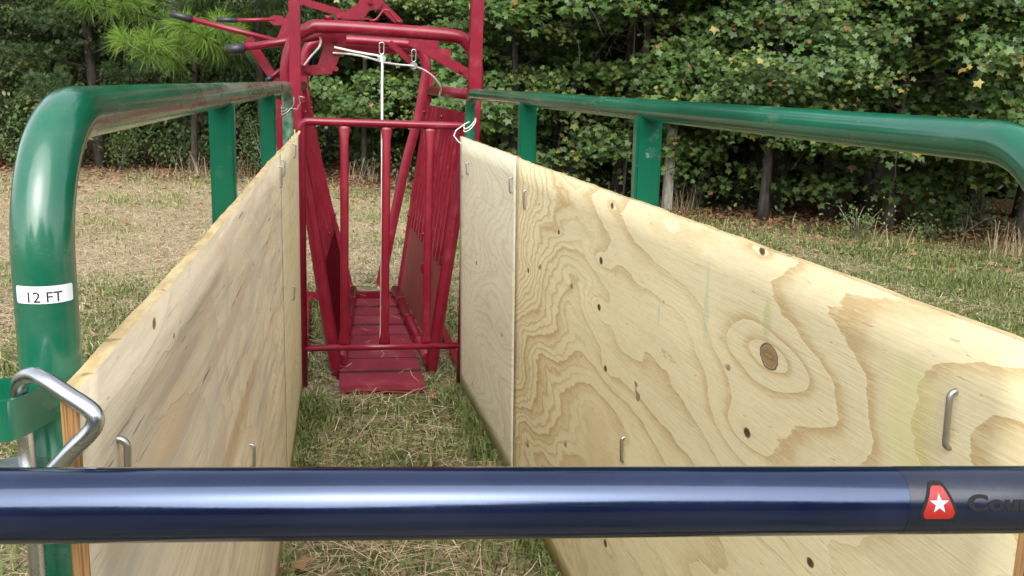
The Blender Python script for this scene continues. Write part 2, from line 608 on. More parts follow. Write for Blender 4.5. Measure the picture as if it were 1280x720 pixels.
for x, y0, y1 in ((1193, 489, 566), (773, 547, 580), (657, 238, 262)): staple(s_rn, 1, x, y0, y1, .0038)
for x, y0, y1 in ((584, 203, 218), (639, 222, 236)): staple(s_rf, 1, x, y0, y1)
for x, y0, y1 in ((145, 549, 610), (311, 556, 582)): staple(s_ln, -1, x, y0, y1, .0036)
for x, y0, y1 in ((350, 208, 235), (353, 200, 214), (366, 180, 190), (364, 358, 368)): staple(s_lf, -1, x, y0, y1)
mb = MB()
pc = along(LN, LA, LEN); pc.x += lwarp(LEN, 1) - .01; pc.z = PLY_TOP
for k in (0, 2):
    mb.bar(pc + Vector((-.012 + .006 * k, -.03, -.01)), pc + Vector((-.012 + .012 * k, .0 + .006 * k, .016 - .004 * k)), .011, .004)
mb.build('splinter', M_splint, s_lf)


# ------------------------------------------------------------------ green pipe panels
def panel(n, a, out, label, lean):
    nx = Vector((math.cos(a), -math.sin(a), 0)) * out
    def P(t, z, k=.045): 
        p = along(n, a, t) + nx * k
        p.x += lean * (PLY_TOP - z)
        p.z = z
        return p
    ztop, zbot = CAM_H - .041, .13
    root = empty('pipe_panel', P(0, 0), 0, label, 'corral panel', 'green pipe panels')
    t0, t1 = (.088 if out < 0 else .040), LEN - .045
    mb = MB()
    mb.tube(fillet([P(t0, zbot), P(t0, ztop), P(t1, ztop), P(t1, zbot)],   .125, 14, True), .0252, 28, True)
    mb.build('frame', M_green_scuffed if out < 0 else M_green, root)
    for z in (1.18, .98, .77, .56, .35):
        MB().tube([P(t0 + .02, z), P(t1 - .02, z)], .0175, 14).build('rail', M_green, root)
    for t in ((1.30, 2.50) if out < 0 else (1.285, 2.47)):
        b = MB().bar(P(t, zbot + .02), P(t, ztop - .012), .032, .052 if out < 0 else .064, nx)
        b.build('upright', M_green, root, bevel=.006)
    for t in (t0, t1):
        MB().tube([P(t, .0), P(t, zbot + .08)], .019, 14).build('foot', M_green, root)
    return root, P


panel_l, PL = panel(LN, LA, -1, 'green pipe panel bearing the white 12 FT sticker, its top rail scuffed', LLEAN)
panel_r, PR = panel(RN, RA, 1, 'cleaner green pipe panel with two flat uprights behind the long knotty plywood', RLEAN)
postc = PL(.088, 1.35)

# label wrapped on the near post
def text_mesh(body, size, bold=0.0):
    cu = bpy.data.curves.new('lettering', 'FONT')
    cu.body = body; cu.size = size; cu.offset = bold
    cu.align_x = 'LEFT'; cu.align_y = 'BOTTOM_BASELINE'
    ob = bpy.data.objects.new('lettering', cu)
    col.objects.link(ob)
    bpy.context.view_layer.update()
    me = bpy.data.meshes.new_from_object(ob.evaluated_get(bpy.context.evaluated_depsgraph_get()))
    bpy.data.objects.remove(ob)
    return me


def wrap_mesh(me, fn, cuts_axis, step, extra=0.0):
    """cut a flat mesh into strips and bend it with fn(x, y)"""
    bm = bmesh.new(); bm.from_mesh(me)
    co = [v.co[cuts_axis] for v in bm.verts]
    lo, hi = min(co), max(co)
    k = lo + step
    while k < hi:
        nrm = [0, 0, 0]; nrm[cuts_axis] = 1
        pt = [0, 0, 0]; pt[cuts_axis] = k
        bmesh.ops.bisect_plane(bm, geom=bm.verts[:] + bm.edges[:] + bm.faces[:], plane_co=pt, plane_no=nrm)
        k += step
    for v in bm.verts: v.co = fn(v.co.x, v.co.y)
    bm.to_mesh(me); bm.free()
    for p in me.polygons: p.use_smooth = True


def flat_poly(pts):
    me = bpy.data.meshes.new('patch')
    bm = bmesh.new()
    bm.faces.new([bm.verts.new((x, y, 0)) for x, y in pts])
    bmesh.ops.triangulate(bm, faces=bm.faces[:])
    bm.to_mesh(me); bm.free()
    return me


def link(name, me, mat, parent, label=None):
    me.name = name
    me.materials.clear(); me.materials.append(mat)
    o = bpy.data.objects.new(name, me)
    col.objects.link(o); o.parent = parent
    if label: o['label'] = label
    return o


to_cam = math.atan2(-postc.y, -postc.x)
zl = at(55, 368, postc.y - .022).z
pb = parent_world(panel_l)
def on_post(r):
    def f(x, y):
        a = to_cam + x / r
        return Vector((postc.x + r * math.cos(a), postc.y + r * math.sin(a), zl + y)) - pb
    return f
def rrect(w, h, r, n=5):
    out = []
    for cx, cy, a0 in ((w / 2 - r, h / 2 - r, 0), (-w / 2 + r, h / 2 - r, 90), (-w / 2 + r, -h / 2 + r, 180), (w / 2 - r, -h / 2 + r, 270)):
        for k in range(n + 1):
            a = R(a0 + 90 * k / n); out.append((cx + r * math.cos(a), cy + r * math.sin(a)))
    return out
lw, lh = .050, .0150
me = flat_poly([(x - .001, y) for x, y in rrect(lw, lh, .0022)])
wrap_mesh(me, on_post(.0257), 0, .0025)
lab = link('size_sticker', me, M_label, panel_l)
me = text_mesh('12 FT', .0128)
w0 = max(v.co.x for v in me.vertices)
for v in me.vertices: v.co.x -= w0 / 2 + .002; v.co.y -= .0062
wrap_mesh(me, on_post(.0260), 0, .002)
link('lettering', me, M_ink, lab)

# strap that the pin drops through, welded to the near post
yb = postc.y - .052
zs0, zs1 = at(20, 549, yb - .02).z, at(20, 499, yb - .02).z
xa_, xb_ = at(-70, 520, yb).x, postc.x - .002
def strap_path(k):
    f = yb - k
    return [Vector((postc.x + .021, postc.y - .016, 0)), Vector((postc.x + .008, postc.y - .030, 0)), Vector((postc.x - .008, f + .008, 0)), Vector((postc.x - .028, f, 0)), Vector((xa_, f, 0)),
            Vector((xa_ - .015, yb, 0)), Vector((xa_, yb + k, 0)), Vector((postc.x - .06, yb + k, 0)), Vector((postc.x - .024, yb + k + .012, 0))]
mb = MB()
P1, P2 = smooth(strap_path(.022), 10), smooth(strap_path(.0275), 10)
nl = len(P1)
for Pk, zz in ((P1, zs0), (P1, zs1), (P2, zs1), (P2, zs0)):
    for p in Pk: mb.v.append(Vector((p.x, p.y, zz)))
for q in range(4):
    for k in range(nl - 1):
        q2 = (q + 1) % 4
        mb.face([q * nl + k, q * nl + k + 1, q2 * nl + k + 1, q2 * nl + k])
mb.build('hinge_strap', M_green, panel_l)
c1 = at(28, 592, yb)
mb = MB(); mb.tube([c1 + Vector((0, 0, -.003)), c1 + Vector((0, 0, .003))], .034, 30)
mb.build('hinge_washer', M_steel, panel_l)

# drop pin
pk = [(52, 800, .0), (46, 700, .0), (39, 620, .0), (33, 560, .0), (28, 515, .0), (24, 492, .002), (27, 476, .008), (41, 469, .020), (58, 476, .032),
      (84, 493, .044), (106, 507, .053), (117, 517, .057), (119, 528, .058), (112, 541, .058), (90, 563, .057), (66, 590, .056), (52, 607, .055)]
pts = smooth([at(x, y, yb - k) for x, y, k in pk], 6)
mb = MB().tube(pts, .0068, 18)
o = mb.build('hinge_pin', M_steel, org=pts[0])
tag(o, 'bent shiny steel pin dropped through the green strap on the pipe post', 'pin')


# ------------------------------------------------------------------ navy gate in front
b0, b1 = deep(0, 632, .615), deep(1279, 624, .700)
ax = (b1 - b0).normalized()
GL, GR = b0 - ax * .42, b1 + ax * .50
RB = .0252
gate = empty('tube_gate', (GL.x, GL.y, 0), 0, 'glossy navy blue tube gate with a red star sticker, across the alley mouth', 'gate')
mb = MB()
mb.tube(fillet([Vector((GL.x, GL.y, .12)), GL, GR, Vector((GR.x, GR.y, .12))], .11, 12), RB, 40)
mb.build('frame', M_navy, gate)
for z in (.98, .74, .50, .28, .14):
    MB().tube([Vector((GL.x, GL.y, z)), Vector((GR.x, GR.y, z - .04 if z > .2 else z))], .021, 20).build('rail', M_navy, gate)
for e in (GL, GR):
    MB().tube([Vector((e.x, e.y, 0)), Vector((e.x, e.y, .14))], .02, 14).build('foot', M_navy, gate)

# sticker on the top tube: x runs along the tube, y round it
s0 = deep(1172, 629, .69)
sx0 = (s0 - b0).dot(ax) - .0132
side = (-(b0 + ax * sx0 - CAM)); side = (side - ax * side.dot(ax)).normalized()
upv = side.cross(ax) * -1
if upv.z < 0: upv = -upv
gb = parent_world(gate)
def on_bar(r):
    def f(x, y):
        a = y / r
        return b0 + ax * (sx0 + x) + (side * math.cos(a) + upv * math.sin(a)) * r - gb
    return f
PXM = .69 / F_PX
me = flat_poly([(-39 * PXM, -.034), (.16, -.034), (.16, .034), (-38 * PXM, .034), (-35 * PXM, .012)])
wrap_mesh(me, on_bar(RB + .00015), 1, .003)
stk = link('sticker', me, M_film, gate)
def emb(k, dy=0):
    s = k * PXM * .95
    return [(-6 * s, 24 * s + dy), (6 * s, 24 * s + dy), (9 * s, 21 * s + dy), (23 * s, -14 * s + dy), (21 * s, -21 * s + dy), (17 * s, -23 * s + dy),
            (-17 * s, -23 * s + dy), (-21 * s, -21 * s + dy), (-23 * s, -14 * s + dy), (-9 * s, 21 * s + dy)]
OY = -.001
me = flat_poly([(x, y + OY) for x, y in emb(1.13)]); wrap_mesh(me, on_bar(RB + .0004), 1, .002); link('emblem_border', me, M_ink, stk)
me = flat_poly([(x, y + OY - .0012) for x, y in emb(.92)]); wrap_mesh(me, on_bar(RB + .0006), 1, .002); link('emblem', me, M_logo_red, stk)
st = []
for k in range(10):
    rr = (12.5 if k % 2 == 0 else 5) * PXM
    a = R(90 + 36 * k); st.append((rr * math.cos(a), rr * math.sin(a) + OY - .002))
me = flat_poly(st); wrap_mesh(me, on_bar(RB + .0008), 1, .002); link('star', me, M_logo_star, stk)
me = text_mesh('County', .0160, .0007)
for v in me.vertices: v.co.x = v.co.x * 1.42 + 37 * PXM; v.co.y -= .0080
wrap_mesh(me, on_bar(RB + .0005), 1, .002); link('lettering', me, M_ink, stk)


# ------------------------------------------------------------------ squeeze chute
Y0, YR, YF = 4.60, 4.74, 6.45
ch = empty('squeeze_chute', (.31, 5.6, 0), 0, 'dark red steel squeeze chute with levers, slatted sides and a barred tail gate', 'cattle chute')
def build(mb, name, bevel=0, mat=None, parent=None): return mb.build(name, mat or M_red, parent or ch, bevel=bevel)
# rear posts
for (xa, xb) in ((-.139, -.086), (.706, .768)):
    xm = (xa + xb) / 2
    build(MB().bar((xm, Y0, 0), (xm + (.012 if xm > .5 else -.006), Y0, 2.28), xb - xa, .05), 'post', .004)
build(MB().bar((-.14, Y0, 2.31), (.78, Y0, 2.31), .06, .05, (0, 1, 0)), 'crossbar', .004)
# rear and front hoops
hp = [(537, 474), (556, 352), (576, 228), (590, 152), (596, 105), (594, 74), (584, 54), (568, 45), (500, 39), (405, 33), (386, 36), (369, 49), (359, 80), (361, 125), (374, 190), (388, 262), (405, 370), (424, 478)]
build(MB().tube(smooth([at(x, y, YR) for x, y in hp], 5), .033, 20), 'hoop')
hp = [(473, 368), (491, 280), (507, 205), (522, 150), (529, 112), (533, 84), (527, 66), (512, 56), (480, 53), (430, 50), (398, 52), (384, 62), (379, 95), (386, 145), (404, 235), (424, 310), (437, 366)]
build(MB().tube(smooth([at(x, y, 6.95) for x, y in hp], 5), .036, 18), 'hoop')
# front posts (head gate)
for px, py in ((392, 372), (541, 368)):
    p = at(px, py, 7.0)
    build(MB().bar((p.x, 7.05, 0), (p.x, 7.05, 2.2), .05, .05), 'post', .004) if px > 1e9 else None
# squeeze sides
def plane(pb, pu, fb, fu):
    def S(t, z):
        a = pb + (pu - pb) * ((z - pb.z) / (pu.z - pb.z))
        b = fb + (fu - fb) * ((z - fb.z) / (fu.z - fb.z))
        return a + (b - a) * t
    return S
SR = plane(at(537, 474, YR), at(588, 160, YR), at(499, 362, YF), at(536, 120, YF))
SL = plane(at(424, 478, YR), at(367, 160, YR), at(437, 366, YF), at(382, 120, YF))
for S, sg in ((SR, 1), (SL, -1)):
    nrm = Vector((sg, 0, -.2)).normalized()
    build(MB().bar(S(1, .06), S(1, 1.62), .05, .03, nrm), 'side_frame', .003)
    build(MB().bar(S(.03, .06), S(.03, 1.45), .05, .03, nrm), 'side_frame', .003)
    build(MB().tube([S(.02, 1.50), S(.98, 1.50)], .030, 14), 'side_rail')
    build(MB().bar(S(.03, 1.355), S(.97, 1.355), .015, .10, (0, 0, 1)), 'side_plate', .003)
    build(MB().bar(S(.03, .64), S(.97, .64), .012, .07, (0, 0, 1)), 'side_plate', .003)
    build(MB().tube([S(.0, .10) + Vector((-.03 * sg, 0, 0)), S(1, .10) + Vector((-.03 * sg, 0, 0))], .03, 14), 'pivot_pipe')
    nb = 12
    for k in range(nb):
        t = .10 + .82 * k / (nb - 1)
        build(MB().bar(S(t, .58) - nrm * .012, S(t, 1.40) - nrm * .012, .034, .022, nrm), 'drop_bar', .004)
    for t in (.22, .5, .78):
        build(MB().tube([S(t - .012, .10) + Vector((-.03 * sg, 0, 0)), S(t + .012, .10) + Vector((-.03 * sg, 0, 0))], .037, 14), 'pivot_collar')
    o = build(MB().plate([S(.05, .12), S(.95, .12), S(.95, .60), S(.05, .60)], nrm * .006), 'side_sheet', 0, M_rust if sg > 0 else M_matt_red)
    if sg > 0: o['label'] = 'brown rusty lower side sheet'
for t, z in ((.03, 1.355), (.5, 1.355), (.97, 1.355), (.03, .64), (.5, .64), (.97, .64)):
    for S, sg in ((SR, 1), (SL, -1)):
        q = S(t, z)
        build(MB().tube([q + Vector((-sg * .015, 0, 0)), q + Vector((-sg * .030, 0, 0))], .012, 6), 'bolt')
for px, py, YY in ((418, 50, 4.83), (420, 86, 4.83), (385, 88, 4.83), (424, 20, 5.47), (497, 26, 5.49), (577, 88, 5.87), (377, 4, 5.52)):
    q = at(px, py, YY)
    build(MB().tube([q, q + Vector((0, .05, 0))], .013, 6), 'bolt')
# hook on the side
p = SR(.25, .52) + Vector((-.03, 0, 0))
build(MB().tube(smooth([p + Vector(q) for q in ((0, 0, .05), (0, 0, .0), (-.01, 0, -.03), (-.03, 0, -.035), (-.04, 0, -.01), (-.035, 0, .02))], 5), .008, 8), 'hook')
# floor: planks with gaps in one tread mesh
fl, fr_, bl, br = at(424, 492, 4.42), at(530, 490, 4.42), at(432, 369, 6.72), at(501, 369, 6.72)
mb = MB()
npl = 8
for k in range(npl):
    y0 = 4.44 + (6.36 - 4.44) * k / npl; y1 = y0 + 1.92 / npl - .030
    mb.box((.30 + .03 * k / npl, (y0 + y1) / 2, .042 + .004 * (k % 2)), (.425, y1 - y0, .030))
for k in range(1, npl): mb.mi[k * 6 + 2] = 1  # front faces coloured dark, painting the shade between planks
build(mb, 'floor', 0, [M_floor_red, M_gap_shade])
build(MB().box((.31, 5.40, .012), (.40, 1.92, .022)), 'floor_pan', 0, M_matt_red)
build(MB().bar((-.15, 6.44, .06), (.80, 6.44, .06), .05, .05), 'sill', .004)
for x in (-.10, .74):
    build(MB().bar((x, 4.60, .03), (x, 6.46, .03), .05, .05, (0, 0, 1)), 'skid', .004)
# tail gate
tg_ = MB()
YG = 4.50
top0, top1 = at(386, 156, YG), at(574, 157, YG)
zt, zb = at(480, 154.5, YG).z, at(480, 433.5, YG).z
xl, xr = at(378, 300, YG).x, .70
tg = build(MB().tube(fillet([(xl, YG, .04), (xl, YG, zt), (xr, YG, zt), (xr, YG, .04)], .035, 8), .0185, 16), 'tail_gate')
build(MB().tube([(xl, YG, zb), (xr, YG, zb)], .0165, 16), 'gate_rail', 0, None, tg)
for px in (430.5, 482, 535):
    x = at(px, 300, YG).x
    pts = [(x, YG, zt - .012), (x, YG, zt - .03), (x, YG, zt - .075), (x, YG, zb + .075), (x, YG, zb + .03), (x, YG, zb + .008)]
    m2 = MB().tube(pts, .0205, 16)
    # flattened, flared ends
    for i, p in enumerate(m2.v):
        ring = i // 16
        if ring in (0, 1, 4, 5):
            p.x = x + (p.x - x) * 1.35; p.y = YG + (p.y - YG) * .45
        m2.v[i] = p
    build(m2, 'gate_bar', 0, None, tg)
# gusset lever plate hanging at the hoop
G = [(402, 40), (433, 40), (433, 57), (426, 66), (422, 78), (415, 93), (377, 95), (376, 82), (397, 81), (402, 66), (404, 55)]
build(MB().plate([at(x, y, 4.86) for x, y in G], (0, .012, 0)), 'lever_plate', .002)
# roof linkage
def strip(pts, Y, w, name='link_bar', d=.014):
    a, b = at(*pts[0], Y), at(*pts[1], Y)
    build(MB().bar(a, b, w, d, (0, 1, 0)), name, .002)
strip(((374, 1), (430, 17)), 5.55, .040)
A = [(418, 25), (419, 17), (432, 14), (447, 5), (452, -6), (470, -8), (478, 4), (474, 12), (462, 13), (456, 22), (470, 25)]
build(MB().plate([at(x, y, 5.50) for x, y in A], (0, .014, 0)), 'peak_plate', .002)
strip(((466, -4), (500, 29)), 5.52, .046)
build(MB().tube([at(463, 2, 5.47), at(463, 2, 5.56)], .014, 10), 'pivot_bolt')
strip(((430, 60), (563, 66)), 7.05, .056)
strip(((512, 50), (588, 94)), 5.9, .060)
strip(((487, 53), (516, 80)), 6.0, .038)
strip(((520, 50), (548, 56)), 5.9, .060)
build(MB().tube(fillet([at(462, 26, 4.74), at(470, 25, 4.74), at(480, 12, 4.74), at(486, 13, 4.74), at(497, 27, 4.74), at(503, 27, 4.74)], .02, 5), .006, 8), 'lifting_loop')
build(MB().tube([at(406, 22, 4.74), at(414, 22, 4.74)], .012, 10), 'pivot_bolt')
# levers
def lever(pts, Y, r, g0, g1, name='lever'):
    l = build(MB().tube([at(*pts[0], Y), at(*pts[1], Y)], r, 14), name)
    build(MB().tube([at(*g0, Y), at(*g1, Y)], r * 1.28, 14), 'grip', 0, M_black, l)
lever(((226, 20.5), (372, 58)), 5.15, .0145, (213, 17), (240, 24.7))
lever(((290, 25.5), (344, 24.5)), 6.2, .0125, (271, 24.5), (296, 25.5))
lever(((296, 61), (404, 45)), 4.88, .0195, (283.5, 62.5), (306, 60))
E_ = [(336, 22), (342, 19), (352, 20), (358, 25), (352, 32), (343, 32), (337, 28)]
build(MB().plate([at(x, y, 6.2) for x, y in E_], (0, .02, 0)), 'lever_eye', .002)
D_ = [(344, 52), (352, 34), (360, 16), (366, 14), (366, 52)]
build(MB().plate([at(x, y, 5.3) for x, y in D_], (0, .014, 0)), 'lever_plate', .002)
strip(((310, 48), (346, 104)), 5.0, .046)
build(MB().tube([at(333, 101, 4.98), at(352, 86, 4.98)], .010, 8), 'latch_rod')
build(MB().tube([at(333, 101, 4.98), at(340, 96, 4.98)], .0125, 8), 'latch_grip', 0, M_black)
# side plate outside the rear post
pA, pB = at(349, 124, 4.85), at(352, 250, 4.85)
build(MB().bar((pA.x, 4.85, .0), (pA.x, 4.85, pA.z), .075, .04), 'side_post', .004)
strip(((350, 110), (362, 110)), 4.8, .02)

# ---- ropes and hooks
def rope(pts, label, r=.0052):
    mb = MB().tube(smooth(pts, 6), r, 8)
    o = mb.build('rope', M_rope, org=pts[0])
    tag(o, label, 'rope', 'white ropes on the chute')
rope([at(418, 59, 4.80), at(440, 64, 4.78), at(462, 68, 4.68), at(473, 70, 4.58), at(477.5, 76, 4.55), at(477.5, 110, 4.55), at(477.6, 180, 4.55), at(477.6, 260, 4.55), at(477.0, 350, 4.55), at(476.5, 400, 4.55), at(475.5, 424, 4.55)],
     'white rope hanging straight down behind the middle bar of the tail gate', .0056)
rope([at(416, 66, 4.83), at(440, 68, 4.84), at(460, 72, 4.86), at(480, 78, 4.9), at(500, 81, 5.0), at(518, 83, 5.1), at(534, 90, 5.2), at(545, 100, 5.3), at(551, 110, 5.4), at(549, 122, 5.5)],
     'white rope running sideways under the red hoop to the slatted side')
rope([at(400, 46, 4.80), at(401, 52, 4.80), at(398, 60, 4.80), at(389, 70, 4.82), at(380, 82, 4.84)], 'short white rope end slanting beside the hooked red plate')
def snap(x, y, Y, label):
    top, bot = at(x, y, Y), at(x - 1, y + 20, Y)
    e = empty('snap_hook', bot, 0, label, 'hook', 'snap hooks')
    L = (top - bot).length
    w = .011
    MB().tube(fillet([bot + Vector((-w, 0, .02)), bot + Vector((-w, 0, L)), bot + Vector((w, 0, L)), bot + Vector((w, 0, .02))], w * .95, 6, True), .0034, 8, True).build('hook', M_steel, e)
    MB().tube([bot + Vector((0, -.010, 0)), bot + Vector((0, .010, 0))], .020, 16).build('pulley', M_wire, e)
    return e
snap(478, 53, 4.75, 'steel snap hook above the hanging white rope')
snap(518, 62, 5.1, 'steel snap hook on the sideways rope near the bend of the red hoop')

# ---- wire ties round the panel ends
def tie(c, r, turns, tail, label, mat, rad=.003):
    pts = []
    n = int(turns * 14)
    for k in range(n + 1):
        a = 2 * PI * k / 14 + 2.2
        pts.append(Vector((c.x + r * math.cos(a), c.y + r * math.sin(a), c.z + .03 * math.sin(a + 1) + .014 * k / 14)))
    pts += [c + Vector(t) for t in tail]
    o = MB().tube(pts, rad, 8).build('wire_tie', mat, org=c)
    tag(o, label, 'wire', 'wire ties on the panel ends')
pl_end, pr_end = PL(LEN - .045, at(357, 136, 4.4).z), PR(LEN - .045, at(590, 158, 4.4).z)
tie(pl_end, .028, 2.4, [(.04, -.02, .0), (.055, -.03, .03), (.05, -.03, .06), (.075, -.03, .055)], 'grey wire wound round the scuffed panel end beside the rear red post', M_wire)
tie(pr_end, .028, 1.6, [(-.03, -.03, .01), (-.07, -.03, -.02), (-.08, -.03, -.045), (-.06, -.03, -.07), (-.04, -.03, -.085)], 'white looped wire tying the clean green panel end to the tail gate', M_rope, .0028)


# ------------------------------------------------------------------ ground
rng = np.random.default_rng(11)


def edge_y(x): return np.minimum(15.4, 14.4 - .70 * x)


def ground_z(x, y): return .018 * np.sin(x * 1.3 + .5) * np.sin(y * .9) * np.clip((np.hypot(x, y) - 3) / 6, 0, 1) + .012 * np.sin(x * .35 + y * .22)


def ground_material():
    m = Mat('grass_ground')
    v = m.coord()
    x, y, z = m.sep(v)
    n1 = m.noise(v, .7, 5, .6)
    n2 = m.noise(v, 6, 5, .65)
    n3 = m.noise(v, 55, 4, .7)
    soil = m.mix(m.step(n3, .35, .65), (.08, .06, .038), (.34, .275, .17))
    green = m.mix(m.step(n3, .35, .65), (.030, .050, .012), (.10, .125, .035))
    c = m.mix(m.step(m.add(m.mul(n1, .5), m.mul(n2, .5)), .42, .60), soil, green)
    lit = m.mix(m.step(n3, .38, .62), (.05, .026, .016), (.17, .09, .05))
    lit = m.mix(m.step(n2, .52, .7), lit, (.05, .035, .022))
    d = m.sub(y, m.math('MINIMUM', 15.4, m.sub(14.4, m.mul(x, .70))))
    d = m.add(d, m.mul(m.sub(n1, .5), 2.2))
    dry = m.mul(m.step(y, 6.0, 8.5), m.step(x, 2.5, .8))
    c = m.mix(m.mul(dry, .65), c, m.mix(m.step(n3, .35, .65), (.17, .125, .08), (.46, .37, .25)))
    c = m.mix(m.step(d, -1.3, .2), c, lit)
    return m.done(m.bsdf(Base_Color=c, Roughness=.95, Specular_IOR_Level=.1, Normal=m.bump(n3, .7, .03)))


gx = np.concatenate([[-250, -120, -60, -35], np.arange(-20, 24.1, .5), [35, 60, 120, 250]])
gy = np.concatenate([[-250, -100, -40, -15], np.arange(-6, 34.1, .5), [50, 90, 160, 300]])
X, Y = np.meshgrid(gx, gy, indexing='ij')
Z = ground_z(X, Y)
Vg = np.stack([X, Y, Z], -1).reshape(-1, 3)
ny = len(gy)
I, J = np.meshgrid(np.arange(len(gx) - 1), np.arange(ny - 1), indexing='ij')
b_ = (I * ny + J).ravel()
g = arrays_mesh('ground', Vg, np.stack([b_, b_ + ny, b_ + ny + 1, b_ + 1], 1), ground_material())
tag(g, kind='structure')


def vnoise(x, y, s, seed):
    """cheap smooth value noise for patchy planting"""
    r = np.random.default_rng(seed)
    ph = r.uniform(0, 6.28, (6, 3))
    out = 0
    for k in range(6):
        a = ph[k, 0]
        f = s * (1 + .6 * k)
        out = out + np.sin((x * np.cos(a) + y * np.sin(a)) * f + ph[k, 1]) * np.cos((x * np.sin(a) - y * np.cos(a)) * f * .8 + ph[k, 2]) / (1 + .5 * k)
    return out / 3


def blade_material(name, stops, trans=.25):
    m = Mat(name)
    c = m.ramp(m.attr('rnd').outputs['Fac'], stops)
    p = m.bsdf(Base_Color=c, Roughness=.6, Specular_IOR_Level=.25)
    t = m.t.nodes.new('ShaderNodeBsdfTranslucent')
    m.put(t.inputs[0], c)
    x = m.t.nodes.new('ShaderNodeMixShader')
    x.inputs[0].default_value = trans
    m.t.links.new(p, x.inputs[1]); m.t.links.new(t.outputs[0], x.inputs[2])
    return m.done(x.outputs[0])


M_blade = blade_material('grass_blades', [(0, (.055, .085, .025)), (.4, (.145, .185, .05)), (.7, (.25, .28, .11)), (1, (.42, .39, .21))])
M_straw = blade_material('dry_straw', [(0, (.22, .16, .095)), (.5, (.55, .435, .28)), (1, (.76, .66, .46))], .15)


def blades(N, base, h, lean, wid, az, curve, rv):
    """N grass blades of 3 quads-worth (5 verts) each"""
    dx, dy = np.cos(az), np.sin(az)
    sx, sy = -dy, dx
    V = np.zeros((N, 5, 3))
    b = base
    m = b + np.stack([dx * lean * .45 * h, dy * lean * .45 * h, h * (.62 - .1 * lean)], -1)
    t = b + np.stack([dx * lean * (1 + curve) * h, dy * lean * (1 + curve) * h, h * (1 - .35 * lean - curve * .3)], -1)
    s = np.stack([sx, sy, np.zeros(N)], -1) * wid[:, None]
    V[:, 0] = b - s; V[:, 1] = b + s; V[:, 2] = m + s * .75; V[:, 3] = m - s * .75; V[:, 4] = t
    k = np.arange(N)[:, None] * 5
    F = np.concatenate([k + [0, 1, 2], k + [0, 2, 3], k + [3, 2, 4]])
    return V.reshape(-1, 3), F, np.repeat(rv, 5)


def scatter(N, dmin, dmax, p, az0=-.62, az1=.95):
    """points over the field in front of the camera, denser close by"""
    u = rng.random(N)
    d = (dmin ** p + u * (dmax ** p - dmin ** p)) ** (1 / p)
    a = rng.uniform(az0, az1, N)
    return d * np.sin(a), d * np.cos(a)


def keep_off(x, y):
    """not through the chute floor"""
    return ~((x > .08) & (x < .54) & (y > 4.40) & (y < 6.82))


def make_grass():
    x, y = scatter(520000, 2.0, 17, 1.35)
    wt = rng.uniform(.2, LEN, 14000)
    sd = rng.random(14000) < .5
    off_ = np.abs(rng.normal(0, .035, 14000)) + .004
    x = np.concatenate([x, np.where(sd, RN.x + math.sin(RA) * wt + .034 - off_, LN.x + math.sin(LA) * wt + .007 + off_)])
    y = np.concatenate([y, np.where(sd, RN.y + wt, LN.y + wt)])
    k = keep_off(x, y) & (y < edge_y(x) - .2 + 1.3 * (rng.random(len(x)) - .6))
    x, y = x[k], y[k]
    far_dry = np.clip((y - 6.2) / 2.0, 0, 1) * np.clip((1.6 - x) / 1.5, 0, 1)
    pn = vnoise(x, y, 2.3, 3) + .5 * vnoise(x, y, 7, 4)
    pr = np.clip(.62 + .9 * pn - .56 * far_dry + .15 * (x > 1), .05, 1)
    bare = np.clip((vnoise(x, y, 4.2, 55) - .12) * 4, 0, 1) * ((x > -.4) & (x < 1.0) & (y < 4.6))
    k = rng.random(len(x)) < pr * (1 - .85 * bare)
    x, y, pn, far_dry = x[k], y[k], pn[k], far_dry[k]
    n = len(x)
    ed = np.clip(1 + (y - edge_y(x)) / 1.8, 0, 1) * (rng.random(n) < .3)
    h = (1 + 2.2 * ed * rng.random(n)) * rng.uniform(.02, .085, n) * (1 + .45 * pn)
    rv = np.clip(rng.normal(.38, .2, n) + .25 * far_dry - .1 * pn, 0, 1)
    return blades(n, np.stack([x, y, ground_z(x, y) - .004], -1), h, rng.uniform(.1, 1.0, n), rng.uniform(.0012, .0030, n) * (1 + y / 9), rng.uniform(0, 6.28, n), rng.uniform(0, .7, n), rv)


V_, F_, r_ = make_grass()
o = arrays_mesh('grass', V_, F_, M_blade, rnd=r_)
tag(o, 'short green grass growing in patches over the field and in the alley', 'grass', kind='stuff')


